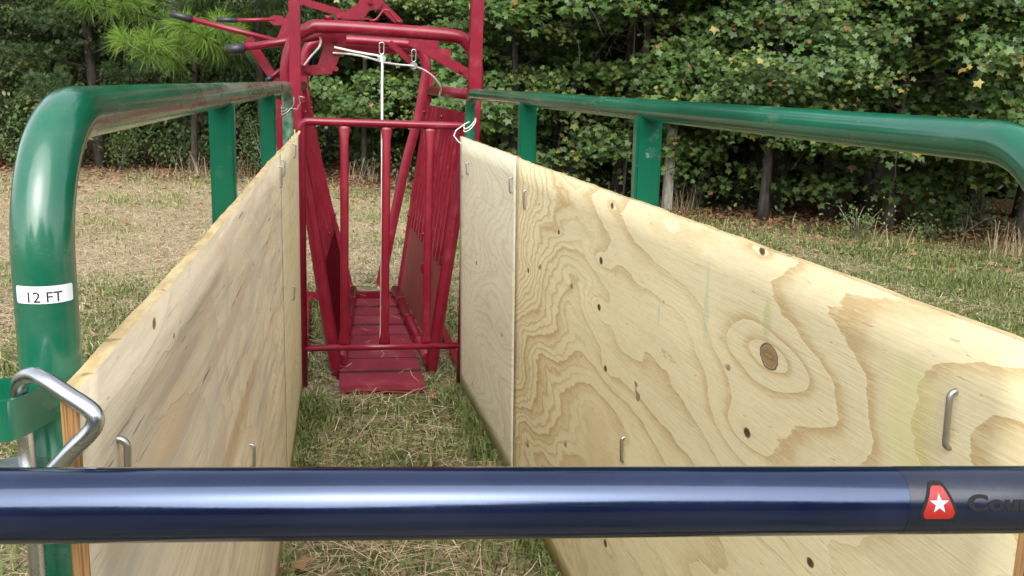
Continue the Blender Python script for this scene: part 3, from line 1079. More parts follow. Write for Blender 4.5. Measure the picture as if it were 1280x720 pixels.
def make_straw():
    x, y = scatter(350000, 2.0, 17, 1.4)
    onf = ~keep_off(x, y)
    k = (keep_off(x, y) | (rng.random(len(x)) < .025)) & (y < edge_y(x) + .1 + 1.0 * (rng.random(len(x)) - .6))
    x, y = x[k], y[k]
    far_dry = np.clip((y - 5.6) / 2.0, 0, 1) * np.clip((2.2 - x) / 1.5, 0, 1)
    pn = vnoise(x, y, 2.0, 8) + .5 * vnoise(x, y, 6, 9)
    bare = np.clip((vnoise(x, y, 4.2, 55) - .12) * 4, 0, 1) * ((x > -.4) & (x < 1.0) & (y < 4.6))
    k = rng.random(len(x)) < (1 - .6 * bare) * np.clip(.36 + 1.0 * pn + .8 * far_dry, .05, 1)
    x, y = x[k], y[k]
    n = len(x)
    L = .03 + .20 * rng.random(n) ** 1.8
    az = rng.uniform(0, 6.28, n)
    base = np.stack([x, y, ground_z(x, y) + rng.uniform(.0, .03, n) + .055 * ~keep_off(x, y)], -1)
    dx, dy = np.cos(az), np.sin(az)
    V = np.zeros((n, 7, 3))
    bend = rng.normal(0, .45, n)
    w = rng.uniform(.0005, .0012, n) * (1 + y / 9)
    lift = rng.normal(.12, .28, n)
    up = np.zeros(n)
    p = base.copy()
    for i, fr in enumerate((0, .5, 1.0)):
        a = az + bend * fr
        if i: p = p + np.stack([np.cos(a), np.sin(a), lift * (1.2 - 1.5 * fr)], -1) * (L * .5)[:, None]
        p[:, 2] = np.maximum(p[:, 2], .002 + ground_z(p[:, 0], p[:, 1]))
        s = np.stack([-np.sin(a), np.cos(a), np.zeros(n)], -1) * w[:, None]
        if i < 2:
            V[:, 2 * i] = p - s; V[:, 2 * i + 1] = p + s
        else:
            V[:, 4] = p - s * .4; V[:, 5] = p + s * .4
    V = V[:, :6]
    k = np.arange(n)[:, None] * 6
    F = np.concatenate([k + [0, 1, 3, 2], k + [2, 3, 5, 4]])
    return V.reshape(-1, 3), F, np.repeat(np.clip(rng.normal(.5, .25, n), 0, 1), 6)


V_, F_, r_ = make_straw()
o = arrays_mesh('dry_grass', V_, F_, M_straw, rnd=r_)
tag(o, 'tan dry mown grass lying loose over the field', 'dry grass', kind='stuff')

# ------------------------------------------------------------------ leaves
def leaf_material(name, stops, trans=.3, rough=.42, spec=.4):
    m = Mat(name)
    c = m.ramp(m.attr('rnd').outputs['Fac'], stops)
    p = m.bsdf(Base_Color=c, Roughness=rough, Specular_IOR_Level=spec)
    t = m.t.nodes.new('ShaderNodeBsdfTranslucent')
    m.put(t.inputs[0], m.mix(.5, c, (.16, .24, .03)) if trans > .2 else c)
    x = m.t.nodes.new('ShaderNodeMixShader')
    x.inputs[0].default_value = trans
    m.t.links.new(p, x.inputs[1]); m.t.links.new(t.outputs[0], x.inputs[2])
    return m.done(x.outputs[0])


M_maple = leaf_material('lobed_leaves', [(0, (.028, .060, .018)), (.35, (.066, .122, .028)), (.65, (.085, .152, .042)), (.90, (.170, .205, .05)), (.935, (.30, .25, .05)), (.97, (.30, .17, .06)), (1, (.22, .075, .045))])
M_shrub = leaf_material('shrub_leaves', [(0, (.026, .055, .014)), (.5, (.060, .115, .028)), (.85, (.12, .175, .04)), (.95, (.20, .16, .05)), (1, (.25, .12, .04))])
M_dark = leaf_material('dark_leaves', [(0, (.028, .055, .016)), (.6, (.065, .105, .030)), (1, (.13, .14, .05))], .2)
M_needle = leaf_material('pine_needles', [(0, (.065, .13, .018)), (.5, (.13, .25, .035)), (1, (.24, .36, .06))], .3, .5)
M_needle_dark = leaf_material('dark_needles', [(0, (.030, .062, .020)), (.6, (.055, .10, .032)), (1, (.09, .14, .045))], .2, .5)
M_litter = leaf_material('fallen_leaves', [(0, (.07, .032, .018)), (.5, (.17, .08, .04)), (.85, (.28, .17, .09)), (1, (.40, .20, .07))], .05, .7)
def bark(name, a, b):
    m = Mat(name)
    n = m.noise(m.scale(m.coord(), (1, 1, .22)), 26, 5, .65)
    c = m.mix(m.step(n, .35, .65), a, b)
    return m.done(m.bsdf(Base_Color=c, Roughness=.9, Normal=m.bump(n, .8, .03)))
M_bark = bark('dark_bark', (.022, .017, .014), (.062, .05, .041))
M_bark_grey = bark('grey_bark', (.06, .055, .048), (.14, .125, .11))
M_post = bark('weathered_wood', (.16, .145, .12), (.30, .275, .235))
M_twig = plain('grey_twigs', (.20, .18, .16), .85, 0, 0, .3)


def star_leaf():
    out = []
    tips = [(-140, .62), (-152 + 360, .62)]
    ang = [(-75, .20), (-40, .66), (-8, .50), (26, .92), (52, .56), (90, 1.02), (128, .56), (154, .92), (188, .50), (220, .66), (255, .20)]
    for a, r in ang: out.append((r * math.cos(R(a)), r * math.sin(R(a)) + .25, -.10 * r * r))
    P = np.array([(0, .25, .03)] + out)
    n = len(out)
    F = np.array([(0, 1 + i, 1 + (i + 1) % n) for i in range(n)])
    return P, F


def oval_leaf():
    P = np.array([(0, 0, 0), (.30, .35, -.03), (.28, .75, -.06), (0, 1.15, -.14), (-.28, .75, -.06), (-.30, .35, -.03), (0, .55, .05)])
    F = np.array([(6, 0, 1), (6, 1, 2), (6, 2, 3), (6, 3, 4), (6, 4, 5), (6, 5, 0)])
    return P, F


STAR, OVAL = star_leaf(), oval_leaf()


def spread(tmpl, C, size, nrm, rv, g):
    """copies of a leaf template at centres C facing nrm with a random spin"""
    P, F = tmpl
    N = len(C)
    nrm = nrm / np.linalg.norm(nrm, axis=1)[:, None]
    # leaf tips hang: the leaf's own y points downhill, spun at random
    dn = np.stack([g.normal(0, .8, N), g.normal(0, .8, N), -np.ones(N)], -1)
    y = dn - nrm * (dn * nrm).sum(1)[:, None]
    y /= np.linalg.norm(y, axis=1)[:, None] + 1e-9
    x = np.cross(y, nrm)
    fold = g.uniform(.4, 1.8, N)[:, None]
    V = C[:, None, :] + size[:, None, None] * (P[None, :, 0:1] * x[:, None] + P[None, :, 1:2] * y[:, None] + (P[None, :, 2] * fold)[:, :, None] * nrm[:, None])
    k = np.arange(N)[:, None, None] * len(P)
    return V.reshape(-1, 3), (F[None] + k).reshape(-1, 3), np.repeat(rv, len(P))


def merge(parts):
    V, F, Rv, o = [], [], [], 0
    for v, f, r in parts:
        V.append(v); F.append(f + o); Rv.append(r); o += len(v)
    return np.concatenate(V), np.concatenate(F), np.concatenate(Rv)


def limb_path(g, p, az, L, rise, n=6, droop=.25):
    pts = [Vector(p)]
    a = az
    for k in range(n):
        a += g.normal(0, .16)
        r = rise - droop * 2 * (k / n)
        d = Vector((math.cos(a), math.sin(a), r)).normalized()
        pts.append(pts[-1] + d * (L / n))
    return pts


def broad_tree(name, loc, H, tr, seed, label, cat='tree', group=None, zlow=.7, leafs=2600, size=(.045, .075), spreadr=1.5, tmpl=STAR, mat=M_maple, face=-PI / 2,
               bark_m=M_bark, tone=0.0, top=True, lean=.0, limbs=16, span=2.6):
    g = np.random.default_rng(seed)
    root = empty(name, loc, 0, label, cat, group)
    o = Vector(loc)
    mb = MB()
    tp = [o + Vector((lean * (k / 7) * H * math.cos(seed) + .06 * math.sin(seed + k * 1.3) * k / 7, .05 * math.cos(seed * 2 + k), H * k / 7 - (.05 if k == 0 else 0))) for k in range(8)]
    mb.tube(smooth(tp, 3), [tr * (1.25 if k == 0 else 1) * (1 - .82 * k / 21) for k in range(22)], 10)
    anchors = []
    for k in range(limbs):
        fz = (k + .5) / limbs
        z = zlow + (min(H, zlow + 3.4) - zlow) * fz ** 1.1 if k < limbs * .72 else g.uniform(min(3.2, H * .6), H * .92)
        i = min(6, int(z / H * 7)); fr = z / H * 7 - i
        p = tp[i].lerp(tp[i + 1], min(1, fr))
        low = z < 3.4
        az = face + g.normal(0, 1.0) if low and g.random() < .78 else g.uniform(0, 2 * PI)
        L = spreadr * g.uniform(.6, 1.15) * (1.0 if low else .8)
        pts = limb_path(g, p, az, L, g.uniform(.05, .55), 6, g.uniform(.1, .42))
        r0 = tr * .28
        mb.tube(pts, [max(.004, r0 * (1 - .85 * q / 6)) for q in range(7)], 6)
        for q in range(2, 7): anchors.append((pts[q], low))
        # side twigs
        for q in range(2, 6):
            for _ in range(2):
                tw = limb_path(g, pts[q], az + g.choice([-1, 1]) * g.uniform(.5, 1.3), L * g.uniform(.22, .42), g.uniform(-.1, .35), 3, .3)
                mb.tube(tw, [.006, .0045, .0035, .002], 4, caps=False)
                anchors.append((tw[2], low)); anchors.append((tw[3], low))
    for _ in range(limbs if top else 3):
        p = anchors[g.integers(0, len(anchors))][0]
        tw = limb_path(g, p, face + g.normal(0, .9), g.uniform(.4, 1.0), g.uniform(-.6, .7), 5, g.uniform(-.2, .5))
        mb.tube(tw, [.0055, .005, .004, .0035, .0025, .0015], 5, caps=False)
    mb.build('trunk', bark_m, root)
    A = np.array([list(a[0]) for a in anchors]); low = np.array([a[1] for a in anchors])
    parts = []
    AL = A[low]
    if len(AL):
        idx = g.integers(0, len(AL), leafs)
        C = AL[idx] + g.normal(0, 1, (leafs, 3)) * [.13, .13, .075]
        ctone = g.normal(0, .22, len(AL))
        rv = np.clip(g.beta(2.2, 2.4, leafs) * .86 + ctone[idx] * .8 + tone, 0, .915)
        au = g.random(leafs) < .022
        rv[au] = g.uniform(.93, 1, au.sum())
        nr = np.stack([.55 * math.cos(face) + g.normal(0, .42, leafs), .55 * math.sin(face) + g.normal(0, .42, leafs), .75 + g.normal(0, .3, leafs)], -1)
        parts.append(spread(tmpl, C, g.uniform(*size, leafs), nr, rv, g))
    AH = A[~low]
    if top and len(AH):
        n = 700
        idx = g.integers(0, len(AH), n)
        C = AH[idx] + g.normal(0, 1, (n, 3)) * [.38, .38, .26]
        nr = np.stack([g.normal(0, .5, n), g.normal(0, .5, n), np.ones(n)], -1)
        parts.append(spread(STAR, C, g.uniform(.12, .22, n), nr, np.clip(g.beta(2, 2.4, n) * .9, 0, .9), g))
    V, F, rv = merge(parts)
    arrays_mesh('crown', V - np.array(o), F, mat, root, (0, 0, 0), rv)
    return root


def pine_tree(name, loc, H, tr, seed, label, boughs, needle=.26, per=90, mat=M_needle, group=None, width=.0022, up=.45, tufts_per=5):
    """boughs: list of (z, azimuth, length)"""
    g = np.random.default_rng(seed)
    root = empty(name, loc, 0, label, 'pine tree', group)
    o = Vector(loc)
    mb = MB()
    tp = [o + Vector((.05 * math.sin(k + seed), .05 * math.cos(k * 1.7), H * k / 7 - (.05 if k == 0 else 0))) for k in range(8)]
    mb.tube(smooth(tp, 3), [tr * (1 - .85 * k / 21) for k in range(22)], 10)
    C, D = [], []
    for z, az, L in boughs:
        i = min(6, int(z / H * 7)); p = tp[i].lerp(tp[i + 1], z / H * 7 - i)
        pts = limb_path(g, p, az, L, .25, 6, .15)
        mb.tube(pts, [.02 * (1 - .8 * q / 6) + .003 for q in range(7)], 6)
        for q in range(7 - tufts_per, 7):
            d = (pts[q] - pts[q - 1]).normalized()
            C.append(list(pts[q])); D.append(list(d))
            if q > 2:
                for s in (-1, 1):
                    a = math.atan2(d.y, d.x) + s * g.uniform(.5, 1.0)
                    tw = limb_path(g, pts[q], a, L * g.uniform(.14, .26), .4, 2, -.1)
                    mb.tube(tw, [.008, .006, .004], 5, caps=False)
                    C.append(list(tw[2])); D.append(list((tw[2] - tw[1]).normalized()))
    mb.build('trunk', M_bark, root)
    C, D = np.array(C), np.array(D)
    n = len(C) * per
    ci = np.repeat(np.arange(len(C)), per)
    dirs = g.normal(0, 1, (n, 3)); dirs /= np.linalg.norm(dirs, axis=1)[:, None]
    dirs = dirs + D[ci] * .75 + [0, 0, up * .4]
    dirs /= np.linalg.norm(dirs, axis=1)[:, None]
    b = C[ci] - D[ci] * (g.random(n) * needle * .45)[:, None]
    L = needle * g.uniform(.7, 1.1, n)
    mid = b + dirs * (L * .55)[:, None]
    tip = b + dirs * L[:, None] - np.array([0, 0, 1]) * (L * .16)[:, None]
    sd = np.cross(dirs, g.normal(0, 1, (n, 3))); sd /= np.linalg.norm(sd, axis=1)[:, None] + 1e-9
    sd = sd * width
    V = np.stack([b - sd * .6, b + sd * .6, mid + sd, mid - sd, tip], 1).reshape(-1, 3)
    k = np.arange(n)[:, None] * 5
    F = np.concatenate([k + [0, 1, 2], k + [0, 2, 3], k + [3, 2, 4]])
    rv = np.clip(g.normal(.5, .2, n) + g.normal(0, .12, len(C))[ci], 0, 1)
    arrays_mesh('crown', V - np.array(o), F, mat, root, (0, 0, 0), np.repeat(rv, 5))
    return root


def spot(px, py, z=0.0):
    d = ray(px, py)
    p = CAM + d * ((z - CAM_H) / d.z)
    return p


def bearing(px, dist):
    """ground point in the direction of photo column px, dist metres up the alley axis"""
    d = ray(px, 200)
    return (d.x / d.y * dist, dist, 0)


EDGE = 'leafy young trees at the edge of the wood'
# maples along the edge: photo column, distance, height, trunk radius, label
mp = [
    (455, 15.2, 5.5, .05, 'star-leaved young tree seen through the red hoop, with a few yellow leaves', .62),
    (560, 14.2, 5.5, .05, 'bushy star-leaved tree directly behind the right red post of the chute', .6),
    (640, 13.2, 6.0, .06, 'green star-leaved tree rising behind the far end of the clean green rail', .7),
    (715, 12.6, 6.0, .06, 'dense star-leaved tree between the two flat green uprights', .75),
    (800, 12.2, 6.5, .07, 'star-leaved tree with pale twigs behind the wooden fence post', .8),
    (880, 11.4, 6.0, .06, 'star-leaved tree just beside the weathered fence post, leaves hanging low', .55),
    (960, 11.0, 6.5, .07, 'star-leaved tree spreading in front of the broad dark trunk', .8),
    (1040, 10.5, 6.0, .06, 'star-leaved tree with orange-tinged leaves around the grey trunk', .75),
    (1120, 10.1, 6.5, .06, 'star-leaved tree beyond the pale dry grass clump', .85),
    (1200, 9.7, 6.0, .06, 'star-leaved tree above the bend of the clean green rail', .8),
    (1290, 9.2, 6.5, .06, 'star-leaved tree at the right margin of the photo', .7),
]
for i, (px, D, H, tr, lb, zl_) in enumerate(mp):
    D2 = D + (.8 if i % 2 else 0)
    fa = math.atan2(-D2, -bearing(px, D2)[0])
    broad_tree('maple_tree', bearing(px, D2), H, tr, 31 + i * 7, lb, group=EDGE, zlow=zl_ + .1, leafs=[6000, 5200, 6600, 4600, 5600, 4800][i % 6], size=[(.035, .078), (.03, .062), (.045, .09), (.028, .06), (.04, .085)][i % 5], face=fa, tone=[.06, .12, -.04, .10, .0, .12][i % 6],
               bark_m=M_bark_grey if i == 3 else M_bark, limbs=20, spreadr=1.45)
# out-of-frame continuation to the right
for i, (x, y) in enumerate(((9.6, 7.6), (11.4, 6.6))):
    broad_tree('maple_tree', (x, y, 0), 6.0, .06, 301 + i * 5, 'star-leaved tree past the right margin of the photo', group=EDGE, leafs=1500, face=PI * .9, limbs=16)

# left side: pines and dark bushy trees
fp = -PI / 2
loc = bearing(246, 15.4)
pine_tree('pine_tree', loc, 6.0, .055, 5, 'bright green long-needled young pine behind the black lever grips',
          [(2.15, fp - .35, 2.1), (1.8, fp + .2, 2.0), (2.5, fp + .5, 1.8), (2.5, fp - .8, 1.7), (1.55, fp - .15, 2.0), (2.75, fp, 2.2), (1.7, fp + .55, 1.9), (3.3, fp + 2, 1.2), (3.3, fp - 2, 1.2), (3.9, 0, 1.0), (4.3, 2.2, 1.0), (4.8, 4.1, .8), (5.4, 1, .6), (2.3, fp + 1.3, 1.0)], .33, 130, width=.0030)
loc = bearing(330, 15.2)
pine_tree('pine_tree', loc, 7.0, .07, 9, 'grey-green pine rising behind the far end of the scuffed green rail',
          [(2.2, fp - .6, 1.2), (2.5, fp + .3, 1.2), (2.8, fp - .2, 1.4), (3.0, fp + .9, 1.3), (2.0, fp + .8, 1.0), (1.7, fp - .2, 1.0), (3.6, 1, 1.2), (4.2, 3, 1.2), (5, 5, 1.0), (6, 2, .8)], .32, 130, M_needle_dark, width=.003)
loc = bearing(120, 15.8)
pine_tree('pine_tree', loc, 7.5, .09, 14, 'dark feathery evergreen behind the bend of the scuffed green rail',
          [(.9 + .22 * k, fp + (-1) ** k * (.2 + .17 * (k % 5)), 1.5 - .03 * k) for k in range(16)] + [(4.6, 1, 1.2), (5.2, 3, 1.2), (6, 5, 1)], .15, 130, M_needle_dark, width=.003)
lf = [(20, 16.4, 6.5, .08, 'dull leafy tree with reddish leaves at the left margin of the photo', .7, M_shrub, OVAL),
      (70, 17.2, 6.0, .07, 'small-leaved dark tree above the bend of the scuffed green rail', .9, M_dark, OVAL),
      (175, 16.6, 6.0, .06, 'small-leaved tree left of the bright green pine', .6, M_dark, OVAL),
      (290, 16.6, 6.5, .07, 'dark small-leaved tree between the bright pine and the red chute', .5, M_dark, OVAL),
      (385, 16.8, 6.5, .07, 'dark leafy tree behind the left red post of the chute', .5, M_shrub, OVAL),
      (-60, 15.8, 6.0, .07, 'dull leafy tree just past the left margin of the photo', .6, M_shrub, OVAL)]
for i, (px, D, H, tr, lb, zl_, mt, tm) in enumerate(lf):
    broad_tree('broadleaf_tree', bearing(px, D), H, tr, 91 + i * 3, lb, zlow=zl_, leafs=4200, size=(.05, .085), tmpl=tm, mat=mt, limbs=22, spreadr=1.6, group='dark leafy trees on the left of the wood')

# shrubs along the left edge
def shrub(loc, h, w, seed, label, n=900, mat=M_shrub, size=(.035, .06), tmpl=OVAL, group='low shrubs along the wood edge', name='shrub', cat='shrub'):
    g = np.random.default_rng(seed)
    root = empty(name, loc, 0, label, cat, group)
    o = np.array(loc)
    mb = MB(); A = []
    for k in range(9):
        az = g.uniform(0, 2 * PI)
        pts = limb_path(g, Vector(loc), az, h * g.uniform(.8, 1.2), g.uniform(1.0, 3.0) * h / w, 5, .5)
        mb.tube(pts, [.008, .007, .006, .005, .004, .002], 5, caps=False)
        for q in range(2, 6): A.append(list(pts[q]))
    mb.build('stem', M_twig if seed % 2 else M_bark, root)
    A = np.array(A)
    C = A[g.integers(0, len(A), n)] + g.normal(0, 1, (n, 3)) * [w * .22, w * .22, h * .12]
    C[:, 2] = np.maximum(C[:, 2], .03)
    nr = np.stack([g.normal(0, .5, n), -.5 + g.normal(0, .4, n), .8 + g.normal(0, .3, n)], -1)
    V, F, rv = spread(tmpl, C, g.uniform(*size, n), nr, np.clip(g.beta(2, 2, n), 0, .96), g)
    arrays_mesh('foliage', V - o, F, mat, root, (0, 0, 0), rv)
    return root


def gp(px, py):
    p = spot(px, py); return (p.x, p.y, 0)
for i, (px, py, h, w, lb, mt, tm) in enumerate((
        (60, 212, .75, .8, 'low twiggy shrub at the wood edge behind the bend of the scuffed rail', M_shrub, OVAL),
        (150, 212, .8, .7, 'light green leafy shrub under the scuffed green rail', M_shrub, OVAL),
        (228, 212, .6, .6, 'small dark shrub right of the light green leafy shrub', M_dark, OVAL),
        (335, 222, .9, .7, 'dark shrub between the two thin green posts', M_dark, OVAL),
        (690, 245, .7, .8, 'low dark bush under the rail between the flat green uprights', M_dark, OVAL),
        (1070, 300, .42, .5, 'small grey-leaved bush left of the pale dry grass clump', M_shrub, OVAL),
        (1165, 300, .34, .45, 'bright green weedy plant right of the pale dry grass clump', M_shrub, OVAL),
        (1205, 292, .40, .4, 'upright bright green weed under the bend of the rail', M_shrub, OVAL),
        (915, 255, .45, .5, 'low green plant beside the broad dark trunk', M_shrub, OVAL))):
    shrub(gp(px, py), h, w, 40 + i, lb, 800 if h > .5 else 300, mt, (.035, .06) if h > .5 else (.02, .04), tm)

lowm = [(700, 12.8, 'leafy low sapling behind the rail, between the two flat green uprights', 1.2), (872, 11.9, 'leafy low sapling right of the wooden fence post', 1.3),
        (985, 11.3, 'leafy low sapling right of the broad dark trunk', 1.2), (1062, 10.9, 'leafy low sapling with hanging leaves just right of the pale grey trunk', 1.25),
        (1140, 10.4, 'leafy low sapling behind the bright green weeds', 1.1), (1235, 9.9, 'leafy low sapling inside the bend of the clean green rail', 1.15), (620, 13.6, 'leafy low sapling between the right red post and a flat green upright', 1.2),
        (465, 15.9, 'leafy low sapling seen between the tail gate bars', 1.3), (780, 12.4, 'leafy low sapling just left of the nearer flat upright on the clean panel', 1.25)]
for i, (px, D, lb, h) in enumerate(lowm):
    fa = math.atan2(-D, -bearing(px, D)[0])
    broad_tree('leafy_sapling', bearing(px, D), h * 1.5, .014, 611 + i * 7, lb, 'sapling', 'leafy saplings under the trees', zlow=.25, leafs=420, size=(.045, .08), face=fa, limbs=9, spreadr=.75, top=False, tone=.05)

# dry grass clumps
def clump(loc, h, n, seed, label, lean=.5):
    g = np.random.default_rng(seed)
    n = int(n * .8)
    az = g.uniform(0, 6.28, n)
    b = np.stack([g.normal(0, .15, n), g.normal(0, .10, n), np.full(n, -.01)], -1)
    V, F, rv = blades(n, b, h * g.uniform(.15, .95, n) ** 1.2, g.uniform(.25, lean + .3, n), g.uniform(.0012, .0026, n), az, g.uniform(.1, 1.4, n), np.clip(g.normal(.30, .22, n), 0, 1))
    o = arrays_mesh('grass_clump', V, F, M_straw, None, loc, rv)
    tag(o, label, 'dry grass', 'dry grass clumps at the wood edge')
for i, (px, py, h, n, lb, le) in enumerate((
        (1108, 312, .55, 70, 'pale dry grass clump with arching stems, standing on the rough grass', .8),
        (1262, 320, .75, 150, 'tall rusty dry grass clump below the bend of the clean green rail', .3),
        (850, 262, .8, 90, 'thin dry grass clump at the foot of the wooden fence post', .3),
        (245, 222, .75, 160, 'wide dry grass clump seen left of the nearer flat green upright', .9),
        (305, 222, .7, 120, 'dry grass clump between the flat green uprights of the scuffed panel', .8),
        (455, 228, .75, 140, 'dry grass clump seen between the tail gate bars', .9),
        (500, 232, .5, 80, 'smaller dry grass clump right of the hanging rope', .8),
        (930, 290, .3, 60, 'short dry grass tuft in front of the broad dark trunk', .7),
        (190, 222, .45, 90, 'short dry grass clump under the scuffed rail', .9))):
    clump(gp(px, py), h, n, 60 + i, lb, le)

# wooden post
p = gp(833, 262)
mb = MB().box((p[0], p[1], .72), (.115, .115, 1.60))
o = mb.build('fence_post', M_post, org=p, bevel=.012)
tag(o, 'weathered grey wooden fence post just right of a flat green upright', 'fence post')

# bare twiggy bush hanging over the edge
g = np.random.default_rng(77)
bl_ = Vector(bearing(782, 12.6))
mb = MB()
mb.tube([bl_ + Vector((0, 0, -.05)), bl_ + Vector((.05, .03, 1.4)), bl_ + Vector((0, .05, 3.4))], [.016, .013, .008], 8)
for k in range(44):
    z = g.uniform(2.5, 3.4)
    pts = limb_path(g, bl_ + Vector((.0, .05, z)), g.uniform(0, 6.28), g.uniform(.4, .95), g.uniform(-1.2, .5), 6, .45)
    mb.tube(pts, [.005, .0045, .004, .003, .0025, .002, .001], 5, caps=False)
    for q in range(2, 6):
        tw = limb_path(g, pts[q], g.uniform(0, 6.28), g.uniform(.12, .35), g.uniform(-.8, .4), 3, .2)
        mb.tube(tw, [.0035, .003, .002, .0012], 4, caps=False)
tt = empty('bare_sapling', bl_, 0, 'bare grey twiggy sapling among the leaves above the flat green uprights', 'tree')
mb.build('trunk', M_twig, tt)

# trees inside the wood: tall trunks with their crowns overhead
def tall_tree(loc, r, H, seed, label, bk, group='tall trunks inside the dark wood'):
    g = np.random.default_rng(seed)
    root = empty('forest_tree', loc, 0, label, 'tree', group)
    o = Vector(loc)
    mb = MB()
    le = g.normal(0, .03, 2)
    tp = [o + Vector((le[0] * H * k / 7 + g.normal(0, .02), le[1] * H * k / 7 + g.normal(0, .02), H * k / 7 - (.1 if k == 0 else 0))) for k in range(8)]
    mb.tube(smooth(tp, 3), [r * (1.35 if k == 0 else 1.08 if k == 1 else 1) * (1 - .75 * k / 21) for k in range(22)], 12)
    A = []
    for k in range(14):
        z = g.uniform(3.6, H * .97)
        i = min(6, int(z / H * 7)); p = tp[i].lerp(tp[i + 1], z / H * 7 - i)
        pts = limb_path(g, p, g.uniform(0, 6.28), g.uniform(1.2, 2.4), g.uniform(.1, .8), 5, .15)
        mb.tube(pts, [r * .3, r * .25, r * .2, r * .14, r * .1, .006], 6, caps=False)
        for q in range(2, 6): A.append(list(pts[q]))
    for k in range(5):
        z = g.uniform(.9, 3.2)
        i = min(6, int(z / H * 7)); p = tp[i].lerp(tp[i + 1], z / H * 7 - i)
        pts = limb_path(g, p, g.uniform(0, 6.28), g.uniform(.4, 1.1), g.uniform(-.2, .4), 5, .3)
        mb.tube(pts, [.012, .010, .008, .006, .004, .002], 5, caps=False)
    mb.build('trunk', bk, root)
    A = np.array(A); n = 480
    C = A[g.integers(0, len(A), n)] + g.normal(0, 1, (n, 3)) * [.45, .45, .3]
    nr = np.stack([g.normal(0, .5, n), g.normal(0, .5, n), np.ones(n)], -1)
    V, F, rv = spread(STAR, C, g.uniform(.22, .40, n), nr, g.beta(2, 2.4, n) * .9, g)
    arrays_mesh('crown', V - np.array(o), F, M_dark, root, (0, 0, 0), rv)
    return root


tall = [(935, 12.6, .15, 'broad dark trunk standing at the wood edge right of the fence post', M_bark),
        (1040, 11.8, .085, 'pale grey trunk at the wood edge right of the broad dark trunk', M_bark_grey),
        (1082, 12.6, .10, 'dark trunk just right of the pale grey trunk', M_bark),
        (1225, 11.6, .11, 'dark trunk behind the bend of the clean green rail', M_bark),
        (15, 17.5, .13, 'dark trunk at the left margin of the photo', M_bark),
        (205, 18.5, .10, 'dark trunk behind the bright green pine', M_bark),
        (660, 14.6, .07, 'thin dark trunk behind the farther flat green upright', M_bark),
        (410, 18.0, .09, 'dark trunk behind the leftmost tail gate bar', M_bark)]
for i, (px, D, r, lb, bk) in enumerate(tall):
    tall_tree(bearing(px, D), r, 10 + (i % 3), 500 + i, lb, bk)
protos = [tall_tree(bearing(560, 19), .10, 11, 521, 'trunk deep in the dark wood among many like it', M_bark),
          tall_tree(bearing(850, 15.5), .08, 10, 522, 'trunk deep in the dark wood among many like it', M_bark_grey),
          tall_tree(bearing(1150, 14), .09, 11, 523, 'trunk deep in the dark wood among many like it', M_bark)]
g = np.random.default_rng(99)
cnt = 0
while cnt < 46:
    x = g.uniform(-9, 17); y = g.uniform(9, 30)
    ey = float(edge_y(x))
    if y < ey + 1.6 or y > ey + 13: continue
    o = copy_tree(protos[cnt % 3])
    o.location = (x, y, 0)
    o.rotation_euler.z = g.uniform(0, 6.28)
    s = g.uniform(.8, 1.25)
    o.scale = (s, s, g.uniform(.9, 1.15))
    cnt += 1

# undergrowth mass inside the wood and the far side of the wood
def mass(name, n, f, size, mat, label, tmpl=OVAL, seed=1):
    g = np.random.default_rng(seed)
    C = f(g, n)
    nr = np.stack([g.normal(0, .5, len(C)), -.5 + g.normal(0, .5, len(C)), .8 + g.normal(0, .3, len(C))], -1)
    V, F, rv = spread(tmpl, C, g.uniform(*size, len(C)), nr, np.clip(g.beta(2, 2.5, len(C)), 0, .93), g)
    o = arrays_mesh(name, V, F, mat, rnd=rv)
    tag(o, label, 'undergrowth' if name == 'undergrowth' else 'wood', kind='stuff')


def f_far(g, n):
    x = g.uniform(-16, 24, n); dep = g.uniform(7, 13, n)
    y = edge_y(x) + dep
    z = g.random(n) ** 1.2 * 9
    k = vnoise(x, z * 1.5, 1.1, 21) > -.6
    return np.stack([x, y, z], -1)[k]
mass('treeline', 80000, f_far, (.2, .4), M_dark, 'dark far side of the wood beyond the trunks', STAR, 3)


def f_under(g, n):
    x = g.uniform(-9, 14, n); dep = np.abs(g.normal(0, 2.6, n)) + .6
    y = edge_y(x) + dep
    hh = np.clip(.25 + .55 * vnoise(x, y, 1.6, 31), .03, 1.1) + .1
    z = g.random(n) * hh
    k = vnoise(x, y, 1.6, 31) > -.1
    return np.stack([x, y, z], -1)[k]
mass('undergrowth', 12000, f_under, (.03, .07), M_shrub, 'low tangled undergrowth on the floor of the wood', OVAL, 4)

def f_back(g, n):  # added behind the camera, out of view, for dark reflections in the glossy pipes
    x = g.uniform(-45, 45, n)
    y = -16 + g.normal(0, 1.5, n) + .012 * (x - 6) ** 2 * -1
    z = g.random(n) * (7 + 2 * np.sin(x * .5))
    return np.stack([x, y, z], -1)
mass('treeline', 30000, f_back, (.3, .6), M_dark, 'unseen leaf mass added behind the gate to darken reflections in the pipes', STAR, 6)

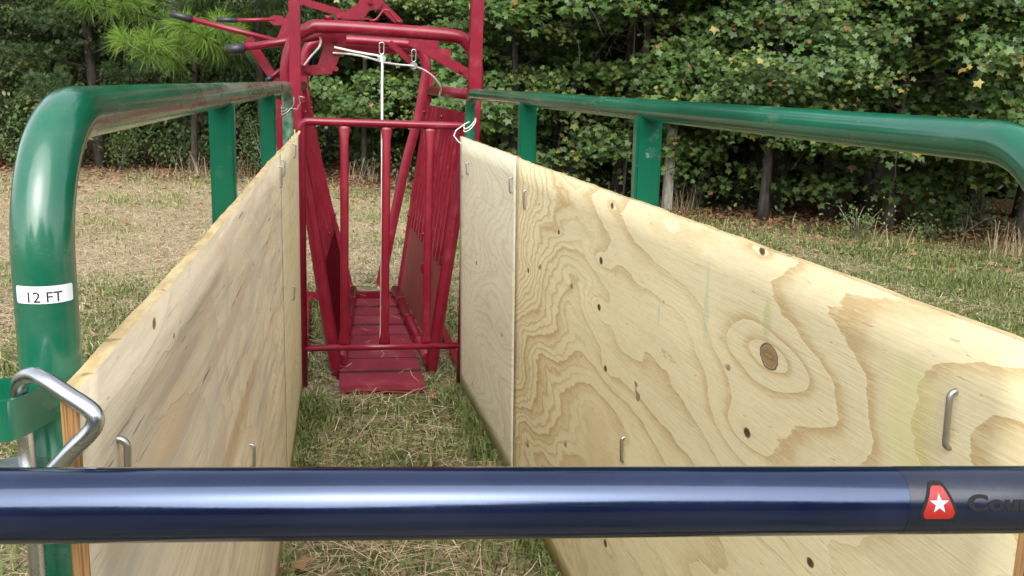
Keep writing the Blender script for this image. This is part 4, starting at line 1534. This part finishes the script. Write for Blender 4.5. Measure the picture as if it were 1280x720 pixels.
# fallen leaves
g = np.random.default_rng(5)
n = 14000
x = g.uniform(-7, 11, n)
y = edge_y(x) + g.normal(.5, 1.4, n)
sx_, sy_ = scatter(700, 2.5, 13, 1.4)
x = np.concatenate([x, sx_]); y = np.concatenate([y, sy_])
k = keep_off(x, y); x, y = x[k], y[k]; n = len(x)
C = np.stack([x, y, ground_z(x, y) + g.uniform(.006, .045, n)], -1)
nr = np.stack([g.normal(0, .35, n), g.normal(0, .35, n), np.ones(n)], -1)
V_, F_, r_ = spread(STAR, C, g.uniform(.03, .055, n), nr, g.beta(2, 2.2, n), g)
o = arrays_mesh('fallen_leaves', V_, F_, M_litter, rnd=r_)
tag(o, 'brown fallen leaves strewn along the foot of the wood', 'leaves', kind='stuff')

# ------------------------------------------------------------------ light
w = bpy.data.worlds.new('World')
sc.world = w
w.use_nodes = True
nt = w.node_tree
nt.nodes.clear()
sky = nt.nodes.new('ShaderNodeTexSky')
sky.sky_type = 'NISHITA'
sky.sun_disc = False
EL, AZ = R(44), R(188)     # the sun stands behind the camera, a little to the left
sky.sun_elevation = EL
sky.sun_rotation = AZ
sky.air_density = 1.0
sky.dust_density = 3.0
hs = nt.nodes.new('ShaderNodeHueSaturation')
hs.inputs['Saturation'].default_value = .34
bg = nt.nodes.new('ShaderNodeBackground')
bg.inputs['Strength'].default_value = .15
wo = nt.nodes.new('ShaderNodeOutputWorld')
nt.links.new(sky.outputs[0], hs.inputs['Color'])
nt.links.new(hs.outputs[0], bg.inputs['Color'])
nt.links.new(bg.outputs[0], wo.inputs['Surface'])
sl = bpy.data.lights.new('sun', 'SUN')
sl.energy = 1.1
sl.angle = R(74)
sl.color = (1, .955, .87)
so = bpy.data.objects.new('sun', sl)
col.objects.link(so)
dv = Vector((math.sin(AZ) * math.cos(EL), math.cos(AZ) * math.cos(EL), math.sin(EL)))   # towards the sun
so.rotation_euler = dv.to_track_quat('Z', 'Y').to_euler()
so.location = dv * 40

sc.render.engine = 'CYCLES'
sc.view_settings.view_transform = 'Standard'
sc.view_settings.look = 'None'
sc.view_settings.exposure = 1.55
sc.view_settings.gamma = 1
sc.cycles.max_bounces = 6
sc.cycles.diffuse_bounces = 3
sc.cycles.glossy_bounces = 3
sc.cycles.transmission_bounces = 3
sc.cycles.use_adaptive_sampling = True
sc.cycles.use_denoising = True
